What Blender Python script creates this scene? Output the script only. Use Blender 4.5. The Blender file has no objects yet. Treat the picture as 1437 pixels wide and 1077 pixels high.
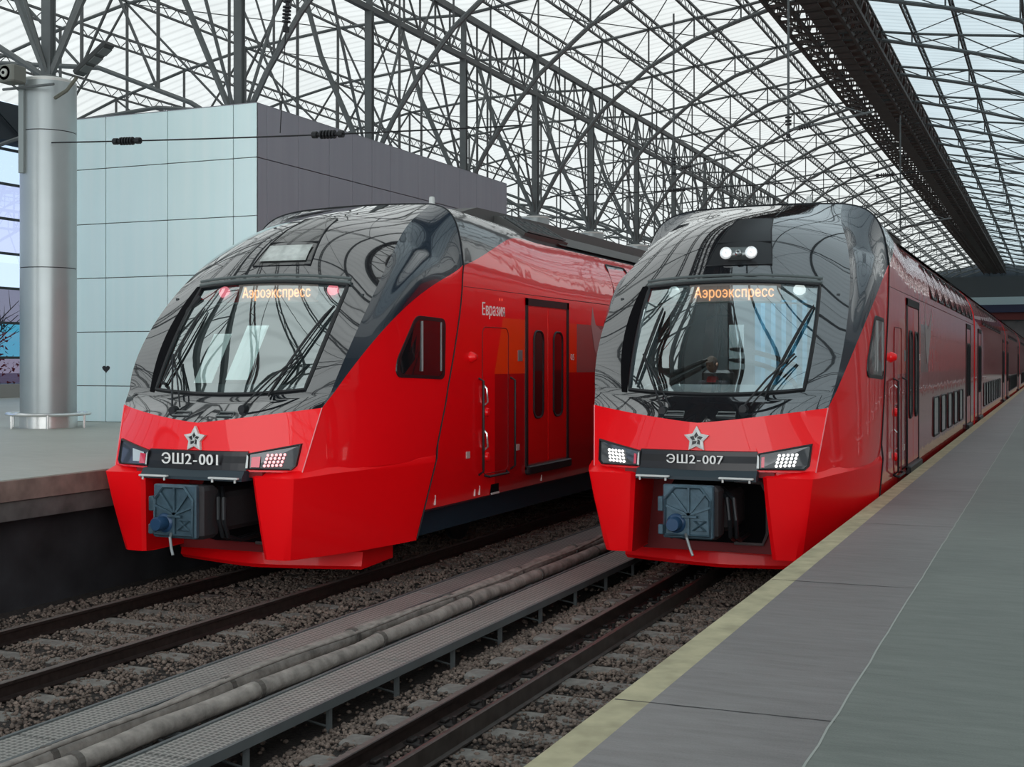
import bpy, math, random
import numpy as np
from mathutils import Vector, Matrix, Euler
random.seed(7); rng = np.random.default_rng(7)
C = bpy.context.scene.collection
PI = math.pi

# ------------------------------------------------------------ materials
MATS = {}
def nt(name):
    m = bpy.data.materials.new(name); m.use_nodes = True
    t = m.node_tree; b = t.nodes['Principled BSDF']
    return m, t, b
def mat(name, col, rough=0.5, metal=0.0, coat=0.0, emis=None, es=0.0, noise=0.0, nscale=8.0, bump=0.0, bscale=40.0, spec=0.5, stretch=None, ior=1.45, coatior=1.5):
    if name in MATS: return MATS[name]
    m, t, b = nt(name); L = t.links; N = t.nodes
    b.inputs['Base Color'].default_value = (*col, 1)
    b.inputs['Roughness'].default_value = rough
    b.inputs['Metallic'].default_value = metal
    b.inputs['Coat Weight'].default_value = coat
    b.inputs['Coat Roughness'].default_value = 0.02
    b.inputs['Coat IOR'].default_value = coatior
    b.inputs['IOR'].default_value = ior
    b.inputs['Specular IOR Level'].default_value = spec
    if emis:
        b.inputs['Emission Color'].default_value = (*emis, 1); b.inputs['Emission Strength'].default_value = es
    if noise or bump:
        tc = N.new('ShaderNodeTexCoord'); mp = N.new('ShaderNodeMapping')
        L.new(tc.outputs['Object'], mp.inputs[0])
        if stretch: mp.inputs['Scale'].default_value = stretch
    if noise:
        n = N.new('ShaderNodeTexNoise'); n.inputs['Scale'].default_value = nscale; n.inputs['Detail'].default_value = 6
        L.new(mp.outputs[0], n.inputs['Vector'])
        r = N.new('ShaderNodeMapRange'); r.inputs['From Min'].default_value = .3; r.inputs['From Max'].default_value = .7
        r.inputs['To Min'].default_value = 1-noise; r.inputs['To Max'].default_value = 1+noise
        L.new(n.outputs[0], r.inputs[0])
        mx = N.new('ShaderNodeVectorMath'); mx.operation = 'SCALE'; mx.inputs[0].default_value = col
        L.new(r.outputs[0], mx.inputs['Scale']); L.new(mx.outputs[0], b.inputs['Base Color'])
    if bump:
        n2 = N.new('ShaderNodeTexNoise'); n2.inputs['Scale'].default_value = bscale; n2.inputs['Detail'].default_value = 4
        L.new(mp.outputs[0], n2.inputs['Vector'])
        bp = N.new('ShaderNodeBump'); bp.inputs['Strength'].default_value = bump; bp.inputs['Distance'].default_value = .02
        L.new(n2.outputs[0], bp.inputs['Height']); L.new(bp.outputs[0], b.inputs['Normal'])
    MATS[name] = m
    return m

def math_node(N, L, op, a, b=None, c=None):
    n = N.new('ShaderNodeMath'); n.operation = op
    for i, q in enumerate((a, b, c)):
        if q is None: continue
        if isinstance(q, (int, float)): n.inputs[i].default_value = q
        else: L.new(q, n.inputs[i])
    return n.outputs[0]
def mix_col(N, L, fac, a, b):
    n = N.new('ShaderNodeMix'); n.data_type = 'RGBA'
    L.new(fac, n.inputs[0])
    for i, q in ((6, a), (7, b)):
        if isinstance(q, tuple): n.inputs[i].default_value = (*q, 1)
        else: L.new(q, n.inputs[i])
    return n.outputs[2]

RED = (0.95, 0.003, 0.008)
steel = mat('painted grey steel', (.105, .118, .120), .55, .0, noise=.15, nscale=2)
steel_far = mat('grey steel lattice', (.085, .092, .094), .6)
dark = mat('near black rubber', (.008, .009, .011), .5)
blackgloss = mat('gloss black paint', (.010, .012, .015), .06, coat=1, coatior=2.1, spec=.8)
black = mat('satin black', (.012, .013, .015), .35)
void = mat('flat black for dark places', (.003, .003, .004), .8, spec=.1)  # flat black painting the shade of openings and a dark reflection
redm = mat('gloss red paint', RED, .42, coat=.7, coatior=1.42, spec=.25)
redb = mat('satin red bumper paint', (.95, .002, .006), .42, coat=.15, spec=.3)
darkred = mat('matt dark red', (.16, .004, .006), .6)  # darker than the body red, for cavity plates and joint lines
silver = mat('bright silver', (.75, .76, .75), .25, .8)
silverp = mat('pale painted silver', (.62, .64, .62), .4, .1)
couplerm = mat('blue grey cast steel', (.060, .105, .135), .42, .35, bump=.15, bscale=30, noise=.25, nscale=9)
couplerd = mat('blue enamel knob', (.02, .06, .13), .35, .1)
white = mat('white lettering', (.85, .85, .82), .5)
ledm = mat('orange display letters', (.9, .4, .2), .5, emis=(1, .42, .18), es=2.6)
displaym = mat('glowing smoky display glass', (.30, .25, .23), .3, emis=(.9,.72,.66), es=.22)  # faint emission added so the panel reads through the windscreen reflection
lampw = mat('lit white lamp', (1, 1, 1), .3, emis=(1, .98, .95), es=1.3)
lampr = mat('lit red lamp', (1, .1, .15), .3, emis=(1, .22, .28), es=1.6)
lampoff = mat('grey lamp reflector', (.35, .38, .38), .15, .8)
lensdark = mat('smoked lamp lens', (.03, .035, .04), .08, coat=1)
orange_lens = mat('red tail lens', (.7, .01, .05), .15, coat=1)
concrete_dark = mat('sooty concrete', (.022, .022, .025), .8, noise=.5, nscale=1.6, bump=.2, bscale=12)
railm = mat('rusty rail steel', (.040, .028, .025), .38, .5, noise=.3, nscale=14)
railtop = mat('worn rail head', (.13, .11, .10), .55, .3, noise=.2, nscale=20)
sleeperm = mat('grey concrete sleeper', (.17, .16, .145), .85, noise=.3, nscale=9, bump=.3)
stone = mat('brown crushed stone', (.135, .102, .083), .85, noise=.65, nscale=9)
gratem = mat('weathered grey grating', (.15, .15, .145), .7, noise=.25, nscale=5)
pipem = mat('dusty lagged pipe', (.26, .235, .21), .75, noise=.35, nscale=7, bump=.5, bscale=18)
colm = mat('brushed column cladding', (.36, .40, .405), .32, .45, noise=.06, nscale=1.2)
kerb = mat('brown concrete kerb', (.20, .14, .12), .8, noise=.3, nscale=4)
underblue = mat('dark blue underframe', (.010, .035, .055), .5)
glassdark = mat('dark tinted window', (.008, .011, .013), .08, coat=1, coatior=1.45)
skin = mat('skin', (.38, .20, .14), .6)
hairm = mat('short brown hair', (.04, .025, .018), .8)
shirt = mat('dark shirt', (.02, .02, .025), .8)
collar = mat('red collar', (.45, .01, .015), .7)
cabgrey = mat('cab interior grey', (.10, .125, .13), .6)
cabblue = mat('cab blue curtain', (.03, .16, .26), .7)
paper = mat('glowing pale sun blind', (.75, .88, .86), .7, emis=(.7,.85,.82), es=.45)  # emission added so the blinds show behind the glass

def grating_material():
    m, t, b = nt('platform grating plates'); N = t.nodes; L = t.links
    tc = N.new('ShaderNodeTexCoord'); w = N.new('ShaderNodeTexVoronoi'); w.inputs['Scale'].default_value = 17; w.distance = 'CHEBYCHEV'
    w.inputs['Randomness'].default_value = 0
    L.new(tc.outputs['Object'], w.inputs['Vector'])
    r = N.new('ShaderNodeMapRange'); L.new(w.outputs['Distance'], r.inputs[0]); r.inputs['From Min'].default_value = .25; r.inputs['From Max'].default_value = .5
    n = N.new('ShaderNodeTexNoise'); n.inputs['Scale'].default_value = 1.5; n.inputs['Detail'].default_value = 5
    L.new(tc.outputs['Object'], n.inputs['Vector'])
    c1 = mix_col(N, L, n.outputs[0], (.26, .25, .235), (.52, .50, .46))
    c2 = mix_col(N, L, r.outputs[0], (.12, .12, .11), c1)
    L.new(c2, b.inputs['Base Color']); b.inputs['Roughness'].default_value = .6; b.inputs['Metallic'].default_value = .2
    return m
gratem = grating_material()

def platform_material(name, base, streak):
    m, t, b = nt(name); N = t.nodes; L = t.links
    tc = N.new('ShaderNodeTexCoord'); mp = N.new('ShaderNodeMapping'); mp.inputs['Scale'].default_value = (1.2, 7, 1)
    L.new(tc.outputs['Object'], mp.inputs[0])
    n = N.new('ShaderNodeTexNoise'); n.inputs['Scale'].default_value = 2.2; n.inputs['Detail'].default_value = 9; n.inputs['Roughness'].default_value = .65
    L.new(mp.outputs[0], n.inputs['Vector'])
    n2 = N.new('ShaderNodeTexNoise'); n2.inputs['Scale'].default_value = .45; n2.inputs['Detail'].default_value = 5; L.new(tc.outputs['Object'], n2.inputs['Vector'])
    n3 = N.new('ShaderNodeTexNoise'); n3.inputs['Scale'].default_value = 90; n3.inputs['Detail'].default_value = 3; L.new(tc.outputs['Object'], n3.inputs['Vector'])
    f = math_node(N, L, 'ADD', math_node(N, L, 'MULTIPLY', n.outputs[0], .5), math_node(N, L, 'ADD', math_node(N, L, 'MULTIPLY', n2.outputs[0], .35), math_node(N, L, 'MULTIPLY', n3.outputs[0], .25)))
    r = N.new('ShaderNodeMapRange'); L.new(f, r.inputs[0]); r.inputs['From Min'].default_value = .35; r.inputs['From Max'].default_value = .75
    c = mix_col(N, L, r.outputs[0], base, streak); L.new(c, b.inputs['Base Color'])
    b.inputs['Roughness'].default_value = .55
    bp = N.new('ShaderNodeBump'); bp.inputs['Strength'].default_value = .12; bp.inputs['Distance'].default_value = .01
    L.new(n3.outputs[0], bp.inputs['Height']); L.new(bp.outputs[0], b.inputs['Normal'])
    return m
plat_brown = platform_material('worn brownish grey screed', (.115, .107, .103), (.23, .219, .212))
plat_green = platform_material('worn greenish grey screed', (.095, .110, .096), (.19, .21, .185))
plat_left = platform_material('smooth greenish grey floor', (.32, .335, .30), (.46, .475, .43))
yellowm = mat('faded yellow edge paint', (.40, .365, .23), .7, noise=.22, nscale=5)

def panel_material(name, a, b_, rough, metal, ax):
    m, t, b = nt(name); N = t.nodes; L = t.links
    tc = N.new('ShaderNodeTexCoord'); mp = N.new('ShaderNodeMapping'); L.new(tc.outputs['Object'], mp.inputs[0])
    mp.inputs['Scale'].default_value = (3, 3, .15)
    n = N.new('ShaderNodeTexNoise'); n.inputs['Scale'].default_value = 1.3; n.inputs['Detail'].default_value = 5; L.new(mp.outputs[0], n.inputs['Vector'])
    c = mix_col(N, L, n.outputs[0], a, b_); L.new(c, b.inputs['Base Color'])
    b.inputs['Roughness'].default_value = rough; b.inputs['Metallic'].default_value = metal
    return m
panel_light = panel_material('pale blue metal cladding', (.68, .92, .94), (.84, .98, .99), .35, .1, 0)
panel_grey = panel_material('grey metal cladding', (.25, .265, .31), (.32, .335, .38), .5, .1, 1)

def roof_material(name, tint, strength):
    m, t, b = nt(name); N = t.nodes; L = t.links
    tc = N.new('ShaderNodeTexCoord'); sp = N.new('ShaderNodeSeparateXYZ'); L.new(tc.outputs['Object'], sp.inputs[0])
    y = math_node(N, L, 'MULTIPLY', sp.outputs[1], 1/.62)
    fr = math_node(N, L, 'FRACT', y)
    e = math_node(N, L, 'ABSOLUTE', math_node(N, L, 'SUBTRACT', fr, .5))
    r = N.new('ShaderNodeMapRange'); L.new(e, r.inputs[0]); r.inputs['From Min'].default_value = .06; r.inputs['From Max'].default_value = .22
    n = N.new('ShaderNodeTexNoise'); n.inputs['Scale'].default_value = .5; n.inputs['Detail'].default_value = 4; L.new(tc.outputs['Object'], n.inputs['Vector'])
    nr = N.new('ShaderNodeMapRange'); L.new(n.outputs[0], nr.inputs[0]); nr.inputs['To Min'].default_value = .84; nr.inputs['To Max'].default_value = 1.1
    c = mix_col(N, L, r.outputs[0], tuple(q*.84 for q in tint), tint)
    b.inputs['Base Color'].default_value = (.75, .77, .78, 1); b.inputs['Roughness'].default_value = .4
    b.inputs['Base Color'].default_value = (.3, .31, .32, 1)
    L.new(c, b.inputs['Emission Color'])  # sheets emit light themselves, in place of daylight coming through
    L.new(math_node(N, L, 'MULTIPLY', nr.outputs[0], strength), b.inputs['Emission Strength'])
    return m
roof_white = roof_material('glowing corrugated roof sheet', (.90, .955, .95), .86)
roof_blue = roof_material('glowing bluish roof sheet', (.68, .82, .88), .86)
roof_dark = mat('dark ridge decking', (.06, .048, .044), .7, noise=.3, nscale=2)

# glass for the windscreen: glossy reflection over see-through
def glass_material(name, tint, fac):
    m = bpy.data.materials.new(name); m.use_nodes = True; t = m.node_tree; N = t.nodes; L = t.links
    N.remove(N['Principled BSDF']); out = N['Material Output']
    tr = N.new('ShaderNodeBsdfTransparent'); tr.inputs[0].default_value = (*tint, 1)
    gl = N.new('ShaderNodeBsdfGlossy'); gl.inputs['Roughness'].default_value = .012; gl.inputs[0].default_value = (.86, .95, .95, 1)
    lw = N.new('ShaderNodeFresnel'); lw.inputs['IOR'].default_value = 1.6
    f = math_node(N, L, 'ADD', math_node(N, L, 'MULTIPLY', lw.outputs[0], 1.2), fac)
    f = math_node(N, L, 'MINIMUM', f, 1.0)
    mx = N.new('ShaderNodeMixShader'); L.new(f, mx.inputs[0]); L.new(tr.outputs[0], mx.inputs[1]); L.new(gl.outputs[0], mx.inputs[2])
    L.new(mx.outputs[0], out.inputs[0])
    return m
screen_glass = glass_material('windscreen glass', (.62, .72, .72), .34)
pane_glass = glass_material('clear pane', (.75, .85, .95), .06)
pane_teal = glass_material('teal tinted pane', (.06, .30, .42), .05)
pane_dusk = glass_material('dusky tinted pane', (.20, .19, .25), .04)
pane_lilac = glass_material('lilac tinted pane', (.60, .62, .82), .05)

# ------------------------------------------------------------ mesh building
class MB:
    def __init__(s): s.v = []; s.f = []; s.m = []
    def add(s, vs, fs, mi=0):
        o = len(s.v); s.v += [tuple(p) for p in vs]
        for f in fs: s.f.append(tuple(o+i for i in f)); s.m.append(mi)
    def box(s, x0, x1, y0, y1, z0, z1, mi=0):
        s.add([(x0,y0,z0),(x1,y0,z0),(x1,y1,z0),(x0,y1,z0),(x0,y0,z1),(x1,y0,z1),(x1,y1,z1),(x0,y1,z1)],
              [(3,2,1,0),(4,5,6,7),(0,1,5,4),(1,2,6,5),(2,3,7,6),(3,0,4,7)], mi)
    def bbox(s, x0, x1, y0, y1, z0, z1, b=.01, mi=0):
        # box with chamfered vertical + horizontal edges (octagonal rings)
        def ring(z, i):
            X0, X1, Y0, Y1 = x0+i, x1-i, y0+i, y1-i
            return [(X0+b,Y0,z),(X1-b,Y0,z),(X1,Y0+b,z),(X1,Y1-b,z),(X1-b,Y1,z),(X0+b,Y1,z),(X0,Y1-b,z),(X0,Y0+b,z)]
        R = [ring(z0, b*.8), ring(z0+b, 0), ring(z1-b, 0), ring(z1, b*.8)]
        vs = sum(R, []); fs = [tuple(range(7,-1,-1)), tuple(range(24,32))]
        for k in range(3):
            for i in range(8):
                j = (i+1) % 8; fs.append((k*8+i, k*8+j, k*8+8+j, k*8+8+i))
        s.add(vs, fs, mi)
    def tube(s, p0, p1, r, n=6, mi=0, r1=None, caps=True):
        p0 = Vector(p0); p1 = Vector(p1); d = p1-p0
        if d.length < 1e-6: return
        d.normalize(); a = Vector((0,0,1)) if abs(d.z) < .9 else Vector((1,0,0))
        u = d.cross(a).normalized(); w = d.cross(u); r1 = r if r1 is None else r1
        vs = []
        for P, R in ((p0, r), (p1, r1)):
            for i in range(n):
                t = 2*PI*(i+.5)/n; vs.append(P+u*R*math.cos(t)+w*R*math.sin(t))
        fs = [(i, (i+1) % n, n+(i+1) % n, n+i) for i in range(n)]
        if caps: fs += [tuple(range(n-1,-1,-1)), tuple(range(n, 2*n))]
        s.add(vs, fs, mi)
    def path(s, pts, r, n=6, mi=0, closed=False):
        pts = [Vector(p) for p in pts]; K = len(pts); vs = []; prev = None
        for k, P in enumerate(pts):
            if closed: d = (pts[(k+1) % K]-pts[k-1]).normalized()
            else: d = (pts[min(k+1, K-1)]-pts[max(k-1, 0)]).normalized()
            if prev is None:
                a = Vector((0,0,1)) if abs(d.z) < .9 else Vector((1,0,0)); u = d.cross(a).normalized()
            else:
                u = (prev-d*prev.dot(d)).normalized()
            prev = u; w = d.cross(u); R = r[k] if isinstance(r, (list, tuple)) else r
            for i in range(n):
                t = 2*PI*i/n; vs.append(P+u*R*math.cos(t)+w*R*math.sin(t))
        fs = []
        for k in range(K if closed else K-1):
            q = (k+1) % K
            for i in range(n): fs.append((k*n+i, k*n+(i+1) % n, q*n+(i+1) % n, q*n+i))
        if not closed: fs += [tuple(range(n-1,-1,-1)), tuple(range((K-1)*n, K*n))]
        s.add(vs, fs, mi)
    def lathe(s, prof, n=24, c=(0,0,0), mi=0, axis='z'):
        vs = []
        for r, h in prof:
            for i in range(n):
                t = 2*PI*i/n; a, b = r*math.cos(t), r*math.sin(t)
                p = (a, b, h) if axis == 'z' else ((a, h, b) if axis == 'y' else (h, a, b))
                vs.append((c[0]+p[0], c[1]+p[1], c[2]+p[2]))
        fs = []
        for k in range(len(prof)-1):
            for i in range(n): fs.append((k*n+i, k*n+(i+1) % n, (k+1)*n+(i+1) % n, (k+1)*n+i))
        fs += [tuple(range(n-1,-1,-1)), tuple(range((len(prof)-1)*n, len(prof)*n))]
        s.add(vs, fs, mi)
    def grid(s, rows, mi=0, flip=False, skip=None):
        R = len(rows); K = len(rows[0]); vs = [p for r in rows for p in r]; fs = []
        for a in range(R-1):
            for b in range(K-1):
                if skip and skip(a, b): continue
                f = (a*K+b, a*K+b+1, (a+1)*K+b+1, (a+1)*K+b)
                fs.append(f[::-1] if flip else f)
        s.add(vs, fs, mi)
    def prism(s, poly, axis, a, b, mi=0):
        # poly in the two other axes, extruded a..b
        def P(p, h):
            if axis == 'x': return (h, p[0], p[1])
            if axis == 'y': return (p[0], h, p[1])
            return (p[0], p[1], h)
        n = len(poly); vs = [P(p, a) for p in poly]+[P(p, b) for p in poly]
        s.add(vs, [tuple(range(n-1,-1,-1)), tuple(range(n, 2*n))]+[(i, (i+1) % n, n+(i+1) % n, n+i) for i in range(n)], mi)
    def build(s, name, mats, parent=None, smooth=False, loc=None):
        me = bpy.data.meshes.new(name); me.from_pydata(s.v, [], s.f); 
        for m in (mats if isinstance(mats, (list, tuple)) else [mats]): me.materials.append(m)
        if any(s.m): me.polygons.foreach_set('material_index', s.m)
        if smooth:
            me.polygons.foreach_set('use_smooth', [True]*len(s.f))
            if smooth != 'all':
                try: me.set_sharp_from_angle(angle=math.radians(smooth if smooth is not True else 35))
                except Exception: pass
        me.update()
        o = bpy.data.objects.new(name, me); C.objects.link(o)
        if parent: o.parent = parent
        if loc: o.location = loc
        return o
def fix_normals(o):
    import bmesh
    bm = bmesh.new(); bm.from_mesh(o.data); bmesh.ops.recalc_face_normals(bm, faces=bm.faces); bm.to_mesh(o.data); bm.free()
    return o
def thing(name, label, cat, loc=(0,0,0), group=None, rz=0):
    o = bpy.data.objects.new(name, None); C.objects.link(o); o.location = loc; o.rotation_euler = (0,0,rz)
    o.empty_display_size = .2; o['label'] = label; o['category'] = cat
    if group: o['group'] = group
    return o
def tag(o, label, cat, group=None, kind=None):
    o['label'] = label; o['category'] = cat
    if group: o['group'] = group
    if kind: o['kind'] = kind
    return o
def struct(o, label=None):
    o['kind'] = 'structure'
    if label: o['label'] = label; o['category'] = 'structure'
    return o
def kids(o): return [c for c in o.children]
def copy_tree(o, parent=None, loc=None, label=None):
    c = o.copy(); C.objects.link(c)
    if parent is not None: c.parent = parent
    if loc is not None: c.location = loc
    if label: c['label'] = label
    for ch in kids(o): copy_tree(ch, c)
    return c
ORD = ['first','second','third','fourth','fifth','sixth','seventh','eighth','ninth','tenth','eleventh','twelfth','thirteenth','fourteenth','fifteenth','sixteenth','seventeenth','eighteenth','nineteenth','twentieth']
def ordinal(n):
    if n < 20: return ORD[n]
    tens = {2:'twenty',3:'thirty',4:'forty'}[(n+1)//10]; u = (n+1) % 10
    return tens+'-'+ORD[u-1] if u else {2:'twentieth',3:'thirtieth',4:'fortieth'}[(n+1)//10]
_gl = {}
def _glyph_mesh(body, res, ext):
    cu = bpy.data.curves.new('glyph', 'FONT'); cu.body = body; cu.size = 1.0; cu.resolution_u = res; cu.extrude = ext
    o = bpy.data.objects.new('glyph', cu); C.objects.link(o)
    dg = bpy.context.evaluated_depsgraph_get(); dg.update()
    me = bpy.data.meshes.new_from_object(o.evaluated_get(dg)); bpy.data.objects.remove(o)
    V = [tuple(v.co) for v in me.vertices]; F = [tuple(p.vertices) for p in me.polygons]; A = sum(p.area for p in me.polygons if p.normal.z > .9)
    bpy.data.meshes.remove(me); return V, F, A
def _width(body):
    V = _glyph_mesh(body, 2, .01)[0]; xs = [v[0] for v in V]; return max(xs)-min(xs)
def glyph(ch):
    """best filled outline of one letter (the fill can drop half of an overlapping outline) and its advance"""
    if ch not in _gl:
        best = max((_glyph_mesh(ch, r, .02) for r in (2, 4, 5, 8)), key=lambda q: q[2]) if ch != ' ' else ([], [], 0)
        _gl[ch] = (best[0], best[1], _width('H'+ch+'H')-_width('HH'))
    return _gl[ch]
def text_mesh(s, name, m, parent, size, M, extrude=.003, align='CENTER', sx=1.0, bold=0.0):
    mb = MB(); x = 0
    for ch in s:
        V, F, adv = glyph(ch)
        for d in ((0, bold) if bold else (0,)):
            mb.add([((v[0]+x+d)*sx*size, (v[1]-.36)*size, v[2]/.02*extrude+d*.002) for v in V], F)
        x += adv+bold
    w = x*sx*size/2
    mb.v = [tuple(M @ Vector((v[0]-w, v[1], v[2]))) for v in mb.v]
    return mb.build(name, m, parent)
def catmull(P, t):
    P = [Vector(p) for p in P]; n = len(P)-1; t = min(max(t, 0), n-1e-9); i = int(t); f = t-i
    p0 = P[max(i-1, 0)]; p1 = P[i]; p2 = P[i+1]; p3 = P[min(i+2, n)]
    return .5*((2*p1)+(p2-p0)*f+(2*p0-5*p1+4*p2-p3)*f*f+(-p0+3*p1-3*p2+p3)*f**3)
def interp(tab, x):
    if x <= tab[0][0]: return tab[0][1]
    for (a, b), (c, d) in zip(tab, tab[1:]):
        if x <= c: return b+(d-b)*(x-a)/(c-a)
    return tab[-1][1]
# ------------------------------------------------------------ train
# local frame: u across (x), v back from the nose (y), z above the rail
HW = 1.84
Cp = [(0,.02,1.56),(0,.08,2.15),(0,.50,2.40),(0,1.05,3.20),(0,1.60,4.10),(0,2.05,4.50),(0,2.60,4.85),(0,3.40,5.17),(0,4.35,5.34)]
Ap = [(1.42,.26,1.56),(1.52,.55,2.34),(1.56,.70,2.54),(1.63,1.12,3.20),(1.62,1.80,3.95),(1.49,2.38,4.36),(1.36,2.92,4.68),(1.23,3.52,5.00),(1.13,4.30,5.30)]
Bp = [(1.42,.26,1.56),(1.52,.55,2.34),(1.59,.74,2.54),(1.77,1.30,3.15),(1.82,2.15,3.63),(1.84,2.80,3.90),(1.84,3.25,4.07),(1.845,3.60,4.21),(1.845,3.93,4.33)]
Sp = [(1.84,3.00,1.56),(1.84,3.35,2.33),(1.84,3.42,2.54),(1.842,3.68,3.15),(1.843,3.80,3.63),(1.844,3.86,3.90),(1.845,3.89,4.07),(1.845,3.92,4.21),(1.845,3.94,4.33)]
def smooth_fit(P, i0=2, deg=4):
    t = np.arange(i0, len(P)); w = np.ones(len(t)); w[0] = 8; w[-1] = 8
    co = [np.polyfit(t, [p[k] for p in P[i0:]], deg, w=w) for k in range(3)]
    def f(x):
        if x >= i0: return Vector([float(np.polyval(c, x)) for c in co])
        q = Vector([float(np.polyval(c, i0)) for c in co]); pts = [Vector(p) for p in P[:i0]]+[q]
        i = min(int(x), i0-1); return pts[i].lerp(pts[i+1], x-i)
    return f
FIT = {id(Cp): smooth_fit(Cp), id(Ap): smooth_fit(Ap), id(Bp): smooth_fit(Bp, deg=3), id(Sp): smooth_fit(Sp, deg=3)}
_cat = catmull
_cache = {}
def catmull(P, t):
    if id(P) in FIT:
        k = (id(P), round(t, 6))
        if k not in _cache: _cache[k] = FIT[id(P)](min(max(t, 0), len(P)-1))
        return _cache[k].copy()
    return _cat(P, t)
def front_pt(t, f, out=0.0):
    """point on the front face: t row parameter, f -1..1 across"""
    c = catmull(Cp, t); a = catmull(Ap, t); g = abs(f)
    wv_ = min(1, max(0, t-1)); b = g*g; bz = g**1.15*(1-wv_)+g*g*wv_
    p = Vector((a.x*f, c.y+(a.y-c.y)*b, c.z+(a.z-c.z)*bz))
    return p
def front_n(t, f):
    e = .02
    a = front_pt(t+e, f)-front_pt(t-e, f); b = front_pt(t, f+e)-front_pt(t, f-e)
    n = b.cross(a).normalized()
    return n if n.y < 0 else -n
def front_off(t, f, d): return front_pt(t, f)+front_n(t, f)*d
def on_front(u, z):
    """solve for (t, f) with x=u and height z on the front face"""
    lo, hi = 0.0, 8.0
    for _ in range(40):
        t = (lo+hi)/2; f = u/catmull(Ap, t).x; f = max(-1, min(1, f))
        if front_pt(t, f).z < z: lo = t
        else: hi = t
    return t, max(-1, min(1, u/catmull(Ap, t).x))
def fpt(u, z, d=0.0):
    t, f = on_front(u, z); return front_off(t, f, d)
T0, T1, WF = 2.10, 3.98, .72
FO = .045                               # windscreen sits a touch right of centre          # windscreen opening
def scoop_pt(t, s, sg):
    a = catmull(Ap, t); b = catmull(Bp, t); p = a.lerp(b, s)
    w = max(0.0, min(1.0, (t-3.2)/1.6))
    e = max(0.0, min(1.0, (t-6.2)/1.8))
    n = Vector((.55, -.35, .75)).normalized()
    dip = -.085*w*(1-e)*math.sin(2*PI*s)
    bul = (.05*w+.24*e)*math.sin(PI*s)
    p = p+n*(dip+bul)
    p.x = min(p.x, 1.85)
    return Vector((p.x*sg, p.y, p.z))
def body_section():
    return [(a*1.0575, b) for a, b in [(1.60,.80),(1.72,.86),(1.74,1.0),(1.74,2.0),(1.742,3.2),(1.744,3.9),(1.735,4.15),(1.70,4.40),(1.62,4.65),(1.50,4.87),(1.34,5.06),(1.15,5.20),(.9,5.29),(.5,5.33),(0,5.34)]]

def body_material():
    m, t, b = nt('red livery paint with black shoulder'); N = t.nodes; L = t.links
    tc = N.new('ShaderNodeTexCoord'); sp = N.new('ShaderNodeSeparateXYZ'); L.new(tc.outputs['Object'], sp.inputs[0])
    v = sp.outputs[1]; z = sp.outputs[2]
    def gt(a, b_): return math_node(N, L, 'GREATER_THAN', a, b_)
    def lt(a, b_): return math_node(N, L, 'LESS_THAN', a, b_)
    def mul(*a):
        r = a[0]
        for q in a[1:]: r = math_node(N, L, 'MULTIPLY', r, q)
        return r
    mr = N.new('ShaderNodeMapRange'); mr.interpolation_type = 'SMOOTHSTEP'; L.new(v, mr.inputs[0])
    mr.inputs['From Min'].default_value = 3.0; mr.inputs['From Max'].default_value = 6.8; mr.inputs['To Min'].default_value = 4.20; mr.inputs['To Max'].default_value = 4.98
    zb = mr.outputs[0]
    blackf = gt(z, zb)
    # orange block, its left edge leaning
    slant = math_node(N, L, 'ADD', math_node(N, L, 'MULTIPLY', z, .38), 4.05)
    org = mul(gt(v, slant), lt(v, 8.75), gt(z, 2.72), lt(z, 3.60))
    gry = mul(gt(v, 8.78), lt(v, 10.3), gt(z, 2.72), lt(z, 3.60))
    drk = mul(gt(v, 5.1), lt(z, 2.72))
    c = mix_col(N, L, org, RED, (.92, .060, .004))
    c = mix_col(N, L, gry, c, (.20, .16, .155))
    c = mix_col(N, L, drk, c, (.48, .003, .007))
    c = mix_col(N, L, blackf, c, (.030, .034, .037))
    L.new(c, b.inputs['Base Color'])
    b.inputs['Roughness'].default_value = .3; b.inputs['Coat Weight'].default_value = 1; b.inputs['Coat Roughness'].default_value = .03; b.inputs['Coat IOR'].default_value = 1.6
    n = N.new('ShaderNodeTexNoise'); n.inputs['Scale'].default_value = 1.6; n.inputs['Detail'].default_value = 2; L.new(tc.outputs['Object'], n.inputs['Vector'])
    bp = N.new('ShaderNodeBump'); bp.inputs['Strength'].default_value = .25; bp.inputs['Distance'].default_value = .02; L.new(n.outputs[0], bp.inputs['Height'])
    L.new(bp.outputs[0], b.inputs['Coat Normal'])
    return m
bodym = body_material()
roofgrey = mat('matt grey roof', (.085, .085, .082), .55)

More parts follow.
